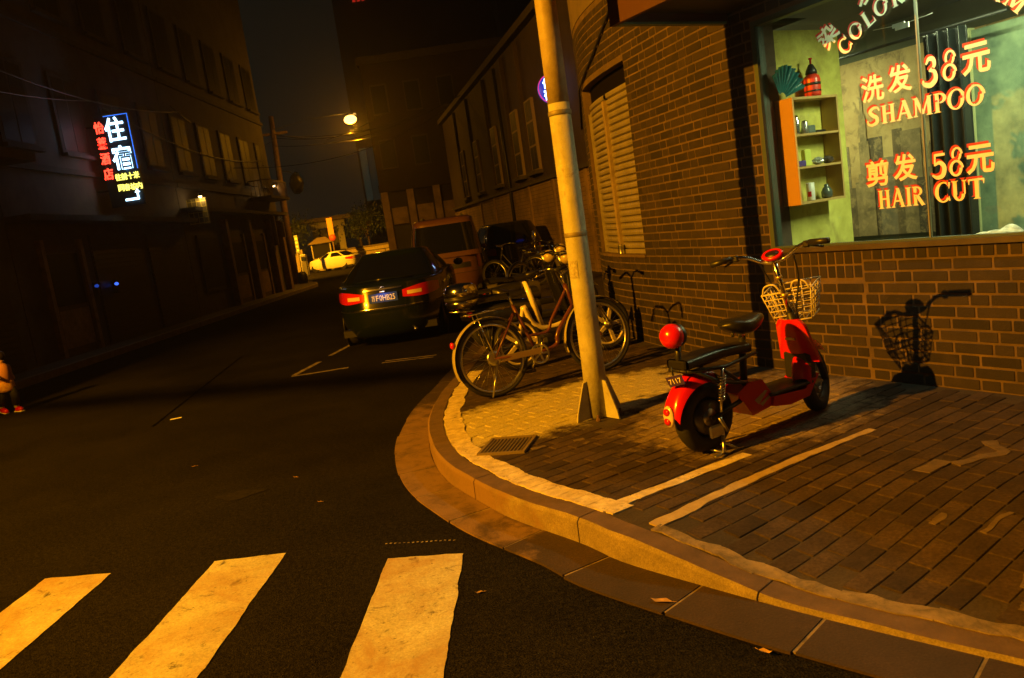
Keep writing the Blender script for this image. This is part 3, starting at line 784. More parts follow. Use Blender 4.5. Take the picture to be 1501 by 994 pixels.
zsh = [cz0 + (cz1 - cz0) * k for k in (.345, .65)]
for z in zsh: cbox(cs0 + .003, cs1 - .0125, cd0 + .019, cd1 - .019, z - .008, z + .008, 'shelf', M_cabw, cabinet, CI)
cw = cd1 - cd0
def lathe_thing(name, prof, s, d, z, mt, label, cat, group=None, seg=16, parts=()):
    o = MB().lathe(prof, seg).build(name, mt); o.location = SP(s, d, z); tag(o, label, cat, group)
    for nm, pr, m2 in parts: MB().lathe(pr, seg).build(nm, m2, o)
    return o
# on top of the cabinet
lathe_thing('spray_bottle', [(.02, 0), (.058, .004), (.062, .02), (.062, .13), (.055, .155), (.035, .17)], 1.71, cd0 + cw * .62, cz1 + .001, mat('bottle_red', (.75, .05, .02), .35),
            'red plastic pump spray bottle standing on top of the wall cabinet', 'bottle', None, 18,
            (('collar', [(.034, .168), (.045, .172), (.04, .2), (.022, .235), (.016, .245)], M_blackplastic), ('nozzle', [(.008, .245), (.008, .28), (.014, .281), (.014, .292), (.004, .294)], M_red),
             ('print_band', [(.0625, .085), (.0625, .105)], M_blackplastic), ('print_band', [(.0625, .035), (.0625, .048)], M_blackplastic)))
fan = empty('plastic_bag_fan', SP(1.72, cd0 - .03, cz1), 0, 'crumpled teal pleated plastic bag standing fanned out on top of the cabinet', 'bag')
m = MB()
def fanp(u, v):
    a = radians(40 + 125 * u); r = .05 + .20 * v; rip = .016 * sin(u * pi * 18) * v
    return (Vector((WN.x, WN.y, 0)) * (-cos(a) * r * -.75)) * -1 + Vector((0, 0, sin(a) * r * .95 + .0)) + Vector((WD.x, WD.y, 0)) * (rip - .02 - .05 * v)
m.grid(fanp, 54, 4); m.build('sheet', mat('teal_plastic', (.02, .16, .17), .18, coat=.5), fan)
m = MB(); m.tube([Vector((0, 0, .03)) + Vector((WN.x, WN.y, 0)) * .06, Vector((0, 0, .23)) + Vector((WN.x, WN.y, 0)) * .12], .006, 6); m.build('stick', M_wood, fan)
# on the shelves
sh_z = [cz0 + .019, zsh[0] + .009, zsh[1] + .009]
cans = 'spray cans on the cabinet shelf'
lathe_thing('spray_can', [(.022, 0), (.023, .003), (.023, .11), (.015, .125), (.015, .145)], 1.71, cd0 + cw * .2, sh_z[2], M_chrome, 'taller silver spray can on the top shelf of the cabinet', 'can')
lathe_thing('spray_can', [(.024, 0), (.025, .003), (.025, .085), (.016, .098), (.004, .1)], 1.69, cd0 + cw * .33, sh_z[2], M_steel, 'shorter steel can beside the tall one on the top shelf', 'can')
o = MB().bbox(-.045, .045, -.035, .035, 0, .06, .006).build('jar_box', mat('grey_green_box', (.12, .16, .14), .4)); o.location = SP(1.72, cd0 + cw * .47, sh_z[2]); tag(o, 'small grey green box beside the silver cans on the top shelf', 'box')
o = MB().bbox(-.05, .05, -.02, .02, 0, .02, .006).build('comb_case', M_blackplastic); o.location = SP(1.71, cd0 + cw * .7, sh_z[2]); o.rotation_euler[2] = .5; tag(o, 'flat black comb case lying on the top shelf', 'case')
o = MB().bbox(-.03, .03, -.024, .024, 0, .125, .004).build('carton', mat('lime_carton', (.62, .68, .12), .45)); o.location = SP(1.71, cd0 + cw * .35, sh_z[1]); o.rotation_euler[2] = .3; tag(o, 'lime green paper carton standing on the middle shelf', 'carton')
o = MB().bbox(-.035, .035, -.025, .025, 0, .045, .005).build('tub', mat('violet_tub', (.10, .06, .3), .4)); o.location = SP(1.69, cd0 + cw * .17, sh_z[1]); tag(o, 'low violet tub on the middle shelf beside the lime carton', 'tub')
for k, (fd, lab) in enumerate(((.6, 'crumpled clear plastic packet on the middle shelf next to the carton'), (.82, 'crumpled dark foil packet at the open end of the middle shelf'))):
    m = MB(); rr = random.Random(k)
    prof = [(max(1e-4, sin(pi * i / 9)), -cos(pi * i / 9)) for i in range(10)]
    m.lathe(prof, 14); m.v = [(x * .05 * rr.uniform(.7, 1.1), y * .045 * rr.uniform(.7, 1.1), .03 + z * .03 * rr.uniform(.8, 1.1)) for x, y, z in m.v]; m.sm = [False] * len(m.f)
    o = m.build('plastic_packet', mat('packet%d' % k, ((.4, .42, .4), (.1, .08, .07))[k], .2, metal=.3)); o.location = SP(1.71, cd0 + cw * fd, sh_z[1] - .001); tag(o, lab, 'packet')
o = MB().lathe([(.03, 0), (.031, .002), (.031, .135), (.028, .138), (.027, .13)], 16).build('paper_cup', M_white); o.location = SP(1.71, cd0 + cw * .38, sh_z[0]); tag(o, 'white paper cup with a red blot on the lowest shelf', 'cup')
MB().grid(lambda u, v: Vector((.0317 * cos(3.5 + u * 1.0), .0317 * sin(3.5 + u * 1.0), .03 + v * .04)), 6, 2).build('printed_blot', M_red, o)
o = MB().lathe([(.03, 0), (.042, .01), (.045, .05), (.03, .08), (.016, .09), (.018, .105), (.01, .11)], 14).build('glass_jar', mat('jar_glass', (.08, .1, .09), .12, coat=.5)); o.location = SP(1.71, cd0 + cw * .74, sh_z[0]); tag(o, 'round dark glass jar on the lowest shelf', 'jar')
# mural of a city skyline on the back wall
D_M = 2.08
mural = empty('skyline_mural', SP(2.0, D_M, 1.0), 0, 'sepia wall picture of a city skyline behind the shop window', 'mural')
MI = Matrix.Translation(-mural.location)
cbox(-1.0, 3.55, D_M, D_M + .015, .95, 2.6, 'panel', mat('mural_sepia', (.66, .45, .19), .7, col2=(.34, .2, .07), scale=2.2), mural, MI)
worn(MATS['mural_sepia'], (.14, .085, .035), 6, .5, .62, .7)
rr = random.Random(5); s = 3.5; k = 0
mcols = [mat('mural_b%d' % i, c, .7, col2=tuple(q * .45 for q in c), scale=9) for i, c in enumerate([(.20, .13, .06), (.36, .24, .11), (.12, .08, .045), (.27, .2, .12)])]
while s > -.8:
    w = rr.uniform(.07, .2); h = rr.uniform(.35, .95)
    cbox(s - w, s, D_M - .002 - .0012 * (k % 5), D_M - .0005, .95, 1.0 + h, 'painted_tower', mcols[k % 4], mural, MI)
    if k < 4: worn(mcols[k], (.45, .30, .13), 12, .5, .6, .6)
    s -= w * rr.uniform(.55, 1.0); k += 1
sx_, zx_ = PXD(1257, 125, D_M)
m = MB()
for (w, z1) in ((.16, 1.55), (.11, 1.85), (.07, zx_ - .28), (.03, zx_ - .12), (.008, zx_)):
    m.box(sx_ - w / 2 - .02, sx_ + w / 2 - .02, D_M - .0095 - w * .001, D_M - .0085, .951, z1, MI @ SHOP_M)
m.build('painted_spire', mcols[1], mural)
# shiny black curtain
cu0, _ = PXD(1362, 200, 1.25); cu1, _ = PXD(1424, 200, 1.25)
curtain = empty('curtain', SP((cu0 + cu1) / 2, 1.25, .9), 0, 'shiny black pleated curtain hanging behind the price lettering', 'curtain')
m = MB(); CI2 = Matrix.Translation(-curtain.location)
m.grid(lambda u, v: CI2 @ SP(cu0 + (cu1 - cu0) * u, 1.25 + .035 * sin(u * 26) + .012 * sin(u * 51 + v * 3), .9 + 1.62 * v), 70, 8)
m.build('cloth', mat('curtain_black', (.012, .016, .018), .22, coat=.3, bump=.15, bscale=60), curtain)
m = MB(); m.tube([CI2 @ SP(cu0 + 1.4, 1.25, 2.535), CI2 @ SP(cu1 - .3, 1.25, 2.535)], .012, 8); m.build('rod', M_blackmetal, curtain)
# pale second curtain and clutter at the sill
c20, _ = PXD(1432, 200, 1.5); c21, _ = PXD(1520, 200, 1.5)
pc = empty('panel_screen', SP((c20 + c21) / 2, 1.5, .9), 0, 'grey green painted screen panel at the back of the shop', 'screen')
PI_ = Matrix.Translation(-pc.location)
cbox(c21 - .5, c20, 1.5, 1.53, .9, 2.5, 'panel', mat('screen_paint', (.20, .27, .17), .6, col2=(.06, .10, .075), scale=5), pc, PI_)
cbox(c20 + .0005, c20 + .03, 1.48, 1.55, .9, 2.52, 'frame', mat('screen_edge', (.4, .42, .22), .6), pc, PI_)
sd, _ = PXD(1465, 340, .3)
m = MB(); rr = random.Random(3)
m.grid(lambda u, v: Vector((.42 * (u - .5), .2 * (v - .5), .015 + .075 * sin(pi * u) * sin(pi * v) * (1 + .5 * sin(9 * u + 5 * v) * cos(7 * v)))), 18, 10)
o = m.build('towel_heap', mat('towel', (.5, .52, .46), .9, col2=(.15, .17, .16), scale=20)); o.location = SP(sd, .3, 1.021); o.rotation_euler[2] = atan2(WD.y, WD.x); tag(o, 'crumpled pale towels heaped on the inner window ledge', 'towel')
m = MB(); m.grid(lambda u, v: Vector((.16 * (u - .5), .12 * (v - .5), .01 + .05 * sin(pi * u) * sin(pi * v) * (1 + .6 * sin(12 * u + 4 * v)))), 12, 8)
o = m.build('cleaning_rag', mat('rag_blue', (.05, .2, .35), .9, var=.4, scale=30)); o.location = SP(sd - .28, .28, 1.021); tag(o, 'small blue rag on the inner window ledge beside the towels', 'rag')
sr, _ = PXD(1300, 345, .22)
m = MB(); m.tube([(-.19, 0, .02), (.19, 0, .02)], .011, 8)
o = m.build('roller_rod', M_steel); o.location = SP(sr, .2, 1.013); o.rotation_euler[2] = atan2(WD.y, WD.x); tag(o, 'thin metal rod lying on the inner window ledge', 'rod')
m = MB(); m.box(-.05, .05, -.006, .006, 0, .035); m.box(-.02, .07, -.0055, .0065, .02, .045)
s_, z_ = PXD(1322, 38, .5)
o = m.build('paper_tag', M_white); o.location = SP(s_, .5, z_ - .02); o.rotation_euler[2] = atan2(WD.y, WD.x); tag(o, 'scrap of white paper hanging from a string in the shop window', 'paper')
m = MB(); m.tube([(-.22, 0, .04), (0, 0, .028), (.22, 0, .05)], .002, 5); m.build('string', M_white, o)
# fluorescent fittings none in view
def batten(s0, d0, z0, ln, e, label, tilt=False, col=(.92, 1.0, .52)):
    fl = empty('unseen_batten', SP(s0, d0, z0), 0, label, 'lamp'); FI = Matrix.Translation(-fl.location)
    cbox(s0 - ln / 2 - .02, s0 + ln / 2 + .02, d0 - .05, d0 + .05, z0 + .01, z0 + .069, 'batten', M_white, fl, FI)
    m = MB(); m.tube([FI @ SP(s0 - ln / 2, d0, z0 - .008), FI @ SP(s0 + ln / 2, d0, z0 - .008)], .014, 8); m.build('tube', mat('tube_glow', (1, 1, 1), .5, emit=(.85, 1, .6), estr=10), fl)
    ld = bpy.data.lights.new('lamp_light', 'AREA'); ld.shape = 'RECTANGLE'; ld.size = ln; ld.size_y = .06; ld.energy = e; ld.color = col
    lo = bpy.data.objects.new('lamp_light', ld); COL.objects.link(lo); lo.parent = fl; lo.location = (0, 0, -.03); lo.rotation_euler = (0, 0, atan2(WD.y, WD.x))
    if tilt: lo.rotation_euler = Vector((WN.x * .55, WN.y * .55, -.8)).to_track_quat('-Z', 'X').to_euler(); ld.spread = radians(120); lo.rotation_euler.rotate_axis('Z', pi / 2)
batten(.1, .75, 2.78, 1.3, SHOP_W, 'assumed fluorescent batten light on the barber shop ceiling near the glass')  # assumed fitting out of view, lights the shop interior
batten(2.9, 1.15, 2.78, .8, 48, 'hidden fluorescent batten added behind the partition to brighten the mural')  # hidden batten added to lift the mural
batten(.45, -.5, 2.825, 1.2, 5, 'assumed fluorescent batten light fixed under the shop canopy', True, (.66, 1.0, .68))  # assumed tube out of view, for the greenish light by the window
# tin can on the shutter sill
p = wpt(TSM - .08, -.02, 1.064)
o = MB().lathe([(.035, 0), (.036, .004), (.034, .01), (.034, .095), (.036, .1), (.03, .101), (.029, .09)], 16).build('tin_can', M_steel); o.location = p; tag(o, 'small tin can standing on the shutter sill', 'can')

# ================================================================== steel pole on the pavement
pole = empty('street_pole', (.54, 5.54, .135), 0, 'tall pale painted steel pole with triangular foot fins on the paved corner', 'pole')
MB().lathe([(.082, 0), (.080, .5), (.077, 1.6), (.074, 2.18)], 28).build('lower_shaft', M_pole, pole)
MB().lathe([(.0735, 2.181), (.072, 2.6), (.066, 5.), (.06, 7.5)], 28).build('upper_shaft', mat('pole_upper', (.38, .33, .23), .6, col2=(.25, .2, .13), scale=6, bump=.2, bscale=50), pole)
for k in range(4):
    a = radians(35 + 90 * k); m = MB()
    M = Matrix.Rotation(a, 4, 'Z') @ Matrix.Rotation(pi / 2, 4, 'X')
    m.prism([(.07, 0), (.21, 0), (.2, .05), (.115, .26), (.07, .27)], -.006, .006, M); m.build('fin', M_pole, pole)

for zc in (1.28, 2.1): MB().lathe([(.0785, zc), (.081, zc + .004), (.081, zc + .028), (.0785, zc + .032)], 28).build('strap', mat('strap_steel', (.22, .19, .13), .6, metal=.3), pole)
for k in range(4):
    a = radians(80 + 90 * k); MB().lathe([(.016, 0), (.016, .016), (.009, .017), (.009, .04)], 6, Matrix.Translation((.15 * cos(a), .15 * sin(a), 0)), True, False).build('anchor_bolt', mat('rusty_bolt', (.14, .08, .04), .8), pole)
m = MB(); m.grid(lambda u, v: Vector((.0815 * cos(3.6 + u * .8), .0815 * sin(3.6 + u * .8), 1.0 + .12 * v)), 8, 2); m.build('sticker_remains', mat('torn_sticker', (.55, .52, .45), .8, col2=(.2, .18, .14), scale=60), pole)

# ================================================================== assumed key street lamp across the road (out of frame, same kind as the far one)
M_lampglow = mat('lamp_glow', (1, .7, .3), .5, emit=(1, .52, .10), estr=6)
def street_lamp(pos, foot, energy, label, spot=None, soft=.06, post=True, bulb=1.):
    r = empty('street_lamp', (foot[0], foot[1], 0), 0, label, 'street lamp', 'sodium street lamps')
    P = Vector(pos) - Vector((foot[0], foot[1], 0))
    if post: MB().tube([(0, 0, 0), (0, 0, P.z * .5), (0, 0, P.z + .25)], [.09, .075, .05], 12).build('post', M_pole, r)
    hd = Vector((P.x, P.y, 0)); u_ = hd.normalized()
    MB().tube([Vector((0, 0, P.z + .2)), hd * .5 + Vector((0, 0, P.z + .33)), hd - u_ * .3 + Vector((0, 0, P.z + .2))], .025, 8).build('arm', M_steel, r)
    A = Matrix.Translation(P) @ Matrix.Rotation(atan2(u_.y, u_.x), 4, 'Z')
    m = MB(); m.grid(lambda u, v: Vector((-.32 + .62 * u, .13 * cos(pi * v), .06 + .14 * sin(pi * v) * sin(pi * (.12 + .76 * u)))), 12, 10, True, A); m.build('hood', mat('lamp_hood', (.25, .25, .24), .5), r)
    m = MB(); m.ball((0, 0, .03 - .1 * (bulb - 1)), (.12 * bulb, .10 * bulb, .075 * bulb), 16, 10, A); m.build('bulb', M_lampglow, r)
    l = bpy.data.lights.new('lamp_light', 'SPOT' if spot else 'POINT'); l.energy = energy; l.color = SODIUM; l.shadow_soft_size = soft
    o = bpy.data.objects.new('lamp_light', l); COL.objects.link(o); o.parent = r; o.location = P - Vector((0, 0, .05 + .22 * bulb))
    if spot:
        l.spot_size = spot[1]; l.spot_blend = spot[2]; o.rotation_euler = (Vector(spot[0]) - Vector(pos)).to_track_quat('-Z', 'Y').to_euler()
    return r
street_lamp(ASSUMED_KEY_POS, (-9.2, .0), ASSUMED_KEY_W, 'assumed sodium street lamp standing against the dark facades across from the shop', ((1.6, 4.4, .2), radians(120), .35), .07)  # assumed lamp, placed by the direction of the cast shadows
street_lamp((-5.93, 38, 7.45), (-10.1, 40.0), FAR_W, 'lit sodium street lamp on a long arm over the far end of the street', ((-5.93, 38, 0), radians(146), .9), .1, False, 2.6)
_l2 = bpy.data.lights.new('lamp_light', 'POINT'); _l2.energy = 360; _l2.color = SODIUM; _l2.shadow_soft_size = .12
_o2 = bpy.data.objects.new('lamp_light', _l2); COL.objects.link(_o2); _o2.parent = [o for o in bpy.data.objects if o.get('label', '').startswith('lit sodium street lamp on a long arm')][0]; _o2.location = Vector((-5.93, 38, 6.95)) - _o2.parent.location
street_lamp((-17, 54, 7.0), (-19.5, 54.5), ASSUMED_CROSS_W, 'assumed unseen sodium street lamp in the cross street behind the facades', ((-16, 56, 0), radians(140), .4), .1)  # unseen lamp assumed here to light the white car and boundary wall

# ================================================================== cars
def car(name, loc, rz, label, paint, kind='sedan', L=4.5, Wd=1.70, zb=.17, tail=(), plate=None, full=True):
    r = empty(name, loc, rz, label, 'van' if kind == 'van' else 'car')
    hw, hl = Wd / 2, L / 2
    if kind == 'sedan':
        zr = 1.41; deck = lambda y: (.95 if y < -1.15 else (1.0 - .02 * max(0, y + .2)) if y < .9 else .96 - .10 * ((y - .9) / 1.35) ** 2 - .05 * (y - .9))
        g0 = (-1.72, 1.22); g1 = (-.82, .28); gw0, gw1 = .92, .63
    elif kind == 'van':
        zr = 1.93; deck = lambda y: 1.02 if y < 1.0 else 1.02 - .12 * (y - 1.0)
        g0 = (-hl + .035, hl - .75); g1 = (-hl + .24, hl - 1.55); gw0, gw1 = .985, .82
    else:
        zr = 1.62; deck = lambda y: 1.02 if y < .9 else 1.0 - .1 * (y - .9)
        g0 = (-hl + .12, 1.3); g1 = (-hl + .55, .45); gw0, gw1 = .95, .74
    def se(a, n=5.):
        c, s = cos(a), sin(a); return (math.copysign(abs(c) ** (2 / n), c), math.copysign(abs(s) ** (2 / n), s))
    def bul(t):  # width/length factor over height
        return (.90 + .30 * t if t < .25 else .975 + .1 * (t - .25)) if t < .5 else (1.0 - .02 * (t - .5) if t < .8 else .994 - .35 * (t - .8) ** 1.6)
    def lenf(t):
        if t < .16: return .965 + .2 * t
        if t < .55: return 1.0
        return 1.0 - .045 * (t - .55) / .45
    def hull(a, t, off=0.):
        cx, sy = se(a, 4.6 if kind == 'van' else 3.6)
        y = (hl * lenf(t)) * sy; x = hw * bul(t) * cx
        taper = 1 - .07 * abs(sy) ** 3
        y = y + 0
        z = zb + t * (deck(y) - zb)
        nx, ny = cos(a), sin(a)
        return Vector((x * taper + nx * off, y + ny * off, z))
    NA_ = 72; TT = [0, .06, .16, .28, .42, .54, .56, .7, .82, .9, .96, 1.0]
    m = MB(); vs = []; fs = []
    for t in TT:
        for k in range(NA_): vs.append(hull(2 * pi * k / NA_, t))
    # deck cap rings
    for sc, up in ((.93, .022), (.75, .035), (.4, .04), (.02, .04)):
        for k in range(NA_):
            p = hull(2 * pi * k / NA_, 1.0); y = p.y * sc; vs.append((p.x * sc, y, deck(y) + up))
    nr = len(TT) + 4
    for i in range(nr - 1):
        for k in range(NA_):
            l = (k + 1) % NA_; fs.append((i * NA_ + k, i * NA_ + l, (i + 1) * NA_ + l, (i + 1) * NA_ + k))
    fs.append(tuple(range(NA_ - 1, -1, -1)))
    m.add(vs, fs, True); m.build('body', paint, r)
    # greenhouse
    zbelt = (.965 if kind == 'sedan' else 1.0) if kind != 'van' else 1.03
    def gh(a, t, off=0.):
        tt = t; n = 7.0 if kind == 'van' else 4.6
        cx, sy = se(a, n)
        yr = g0[0] + (g1[0] - g0[0]) * tt; yf = g0[1] + (g1[1] - g0[1]) * tt ** 1.15
        yc, yl = (yr + yf) / 2, (yf - yr) / 2
        w = hw * (gw0 + (gw1 - gw0) * tt ** 1.3)
        z = zbelt - .03 + (zr - .07 - zbelt + .03) * tt
        k = off; nrm = Vector((cos(a), sin(a), .45)).normalized()
        if kind == 'van': nrm = Vector((cos(a), sin(a), .2)).normalized()
        return Vector((w * cx, yc + yl * sy, z)) + nrm * k
    m = MB(); vs = []; fs = []; TG = [0, .2, .4, .6, .8, .92, 1.0]
    for t in TG:
        for k in range(NA_): vs.append(gh(2 * pi * k / NA_, t))
    for sc, up in ((.955, .035), (.85, .058), (.5, .07), (.02, .072)):
        for k in range(NA_):
            p = gh(2 * pi * k / NA_, 1.0); c = gh(pi / 2, 1.0); d = gh(-pi / 2, 1.0); yc = (c.y + d.y) / 2
            vs.append((p.x * sc, yc + (p.y - yc) * sc, p.z + up))
    nr = len(TG) + 4
    for i in range(nr - 1):
        for k in range(NA_):
            l = (k + 1) % NA_; fs.append((i * NA_ + k, i * NA_ + l, (i + 1) * NA_ + l, (i + 1) * NA_ + k))
    m.add(vs, fs, True); m.build('roof', paint, r)
    def gpan(nm, a0, a1, t0, t1, mt=M_carglass, off=.006, nn=14):
        m = MB(); m.grid(lambda u, v: gh(a0 + (a1 - a0) * u, t0 + (t1 - t0) * v, off), nn, 5); return m.build(nm, mt, r)
    def hpan(nm, a0, a1, t0, t1, mt, off=.008, nn=10, par=None):
        m = MB(); m.grid(lambda u, v: hull(a0 + (a1 - a0) * u, t0 + (t1 - t0) * v, off), nn, 4); return m.build(nm, mt, par or r)
    rear = -pi / 2
    wv = .72 if kind != 'van' else .70
    gpan('rear_window', rear - wv, rear + wv, .14 if kind != 'van' else .13, .95 if kind != 'van' else .88, nn=26)
    gpan('windscreen', pi / 2 - .74, pi / 2 + .74, .1, .95, nn=26)
    for sg in (0, pi):
        for (p0, p1) in ((-.62, -.06), (.0, .62)):
            gpan('side_window', sg + p0, sg + p1, .12, .9)
    # wheels
    wy = (hl - .86, -hl + .95); wr = .305
    for yy in wy:
        for sx in (-1, 1):
            w = empty('wheel', (sx * (hw - (.20 if kind != 'van' else .13)), yy, wr)); w.parent = r; M = Matrix.Rotation(pi / 2 * sx, 4, 'Y')
            MB().lathe([(.19, -.09), (.27, -.098), (wr - .012, -.08), (wr, -.05), (wr, .05), (wr - .012, .08), (.27, .098), (.2, .09)], 28, M).build('tyre', M_rubber, w)
            mm = MB(); mm.lathe([(.2, -.05), (.2, .085), (.185, .088), (.17, .06), (.06, .075), (.05, .09), (.01, .09)], 24, M)
            for k in range(5):
                A = M @ Matrix.Rotation(2 * pi * k / 5, 4, 'Z'); mm.box(.04, .185, -.025, .025, .062, .084, A)
            mm.build('rim', M_steel, w)
            hp = MB(); hp.lathe([(.01, -.0), (.35, -.0), (.35, .012), (.01, .012)], 28, Matrix.Translation((sx * (hw - (.11 if kind != 'van' else .04)), yy, wr + .02)) @ Matrix.Rotation(pi / 2, 4, 'Y'))
            hp.build('wheel_arch', M_blackplastic, r)
    # bumper seam, rear panel lines
    hpan('bumper_seam', rear - 1.0, rear + 1.0, .525, .537, M_blackplastic, .004, 24)
    hpan('front_seam', pi / 2 - 1.0, pi / 2 + 1.0, .525, .537, M_blackplastic, .004, 24)
    if kind == 'sedan':
        for sg in (-1, 1):
            c0 = rear + sg * .15; c1 = rear + sg * .98
            m = MB(); m.grid(lambda u, v: hull(c0 + (c1 - c0) * u, .78 + (v - .5) * (.07 + .16 * sin(pi * min(1, u * .75 + .1)) ** .8) + .03 * u, .012), 16, 5, True, None, sg < 0); tl = m.build('tail_light', M_redlens, r)
            q0 = rear + sg * .22; q1 = rear + sg * .5
            hpan('reversing_lens', min(q0, q1), max(q0, q1), .745, .815, M_clearlens, .016, 6, tl)
            hl0 = pi / 2 + sg * .55; hl1 = pi / 2 + sg * .95
            hpan('headlight', min(hl0, hl1), max(hl0, hl1), .66, .86, M_clearlens, .01, 8)
        hpan('boot_trim', rear - .15, rear + .15, .895, .925, M_chrome, .024, 14)
        hpan('bumper_lip', rear - .5, rear + .5, .545, .56, M_chrome, .012, 14)
        m = MB(); m.tube([Vector((.034 * cos(a_), 0, .022 * sin(a_))) for a_ in [2 * pi * k / 16 for k in range(16)]], .005, 6, None, True, True)
        m.tube([Vector((.017 * cos(a_), 0, .02 * sin(a_))) for a_ in [2 * pi * k / 12 for k in range(12)]], .004, 6, None, True, True)
        b = m.build('badge', M_chrome, r); b.location = hull(rear, .93, .02)
        m = MB(); m.tube([(-hw * .5, -hl + .42, .0), (0, -hl + .34, .02), (hw * .5, -hl + .42, 0)], .014, 8); b = m.build('spoiler_lip', paint, r); b.location = (0, 0, deck(-2) + .045)
    elif kind == 'van':
        for sg in (-1, 1):
            c0 = rear + sg * .70; c1 = rear + sg * .98
            hpan('tail_light', min(c0, c1), max(c0, c1), .62, .97, M_redlens, .012, 8)
        hpan('rear_handle_panel', rear - .35, rear + .35, .66, .80, M_blackplastic, .01, 10)
        m = MB(); m.box(-.5, -.45, -1.4, .6, 0, .05); m.box(.45, .5, -1.4, .6, 0, .05); b = m.build('roof_rail', M_blackmetal, r); b.location = (0, 0, zr - .01)
    else:
        for sg in (-1, 1):
            c0 = rear + sg * .6; c1 = rear + sg * 1.0
            hpan('tail_light', min(c0, c1), max(c0, c1), .7, .92, M_redlens, .012, 8)
    # side mirrors
    for sx in (-1, 1):
        m = MB(); m.ball((sx * (hw + .09), g0[1] - .55, zbelt + .06), (.09, .05, .065), 12, 8); m.build('mirror', paint, r)
    if plate:
        pm = MB(); pm.bbox(-.22, .22, -.07, .07, 0, .012, .006, Matrix.Rotation(pi / 2, 4, 'X'))
        pl = pm.build('number_plate', plate[1], r); pl.location = hull(rear, .745, .004) + Vector((0, -.002, 0))
        if plate[0]:
            lp = bpy.data.lights.new('plate_fill', 'POINT'); lp.energy = .35; lp.color = (.8, .9, 1.); lp.shadow_soft_size = .02; lpo = bpy.data.objects.new('plate_fill', lp); COL.objects.link(lpo); lpo.parent = pl; lpo.location = (0, -.10, .10)  # white fill light and its lens added so the blue plate shows
            MB().bbox(-.04, .04, -.03, -.012, .085, .10, .004).build('plate_fill_lens', M_clearlens, pl)
            x = -.175
            for (s, w, h) in plate[0]:
                vs, fs = TX[s]; m = MB()
                m.add([(x + w / 2 + vx * w, -.0135 - vz * .05, vy * h) for vx, vy, vz in vs], fs); m.build('plate_text', M_white, pl); x += w + .012
    # exhaust and underbody
    m = MB(); m.box(-hw * .8, hw * .8, -hl * .9, hl * .9, .2, .3); m.build('underbody', M_blackplastic, r)
    m = MB(); m.tube([(hw * .45, -hl + .02, .22), (hw * .45, -hl + .25, .22)], .025, 10); m.build('exhaust', M_steel, r)
    return r
sed = car('parked_sedan', (-1.78, 14.15, 0), radians(-1), 'dark green saloon car parked behind the bicycles with a blue number plate', M_darkcar, 'sedan', 4.5, 1.80,
          plate=([('苏', .055, .085), ('F', .04, .085), ('0HB25', .235, .085)], M_plateblue))
car('parked_van', (-1.3, 20.4, 0), radians(3), 'dull maroon minivan parked in front of the dark saloon', M_silvercar, 'van', 4.3, 1.72)
car('parked_car', (.15, 23.6, 0), radians(11), 'black car parked half behind the minivan beside the old wall', M_blackcar, 'suv', 4.3, 1.75)
car('white_car', (-12.3, 60.4, 0), radians(62), 'white saloon car parked by the lit boundary wall at the street end', M_whitecar, 'sedan', 4.5, 1.75)

# ================================================================== two-wheelers
def wheel(parent, c, R_, tw, rim_m, spokes=28, hub=.03, name='wheel', disc=False, five=False):
    w = empty(name, c); w.parent = parent
    M = Matrix.Rotation(pi / 2, 4, 'X'); N = 40
    MB().tube([(R_ * cos(2 * pi * k / N) * (1 - tw / R_), 0, R_ * sin(2 * pi * k / N) * (1 - tw / R_)) for k in range(N)], tw, 8, None, True, True).build('tyre', M_rubber, w)
    rr = R_ - 2 * tw - .004
    MB().lathe([(rr - .016, -.011), (rr + .006, -.013), (rr + .006, .013), (rr - .016, .011), (rr - .016, -.011)], N, M, False).build('rim', rim_m, w)
    m = MB(); m.lathe([(hub * .5, -.05), (hub * .5, -.03), (hub, -.028), (hub, .028), (hub * .5, .03), (hub * .5, .05)], 16, M); m.build('hub', M_steel, w)
    if spokes:
        m = MB()
        for k in range(spokes):
            a = 2 * pi * k / spokes; b = a + (.5 if k % 2 else -.5); y = .024 * (1 if k % 4 < 2 else -1)
            m.tube([(hub * cos(b), y, hub * sin(b)), (rr * cos(a), 0, rr * sin(a))], .0013, 4)
        m.build('spoke', M_steel, w)
    if five:
        m = MB()
        for k in range(five):
            A = Matrix.Rotation(-2 * pi * k / five, 4, 'Y'); m.box(hub * .5, rr, -.012, .012, -.018, .018, A)
        m.build('wheel_spoke', rim_m, w)
    return w
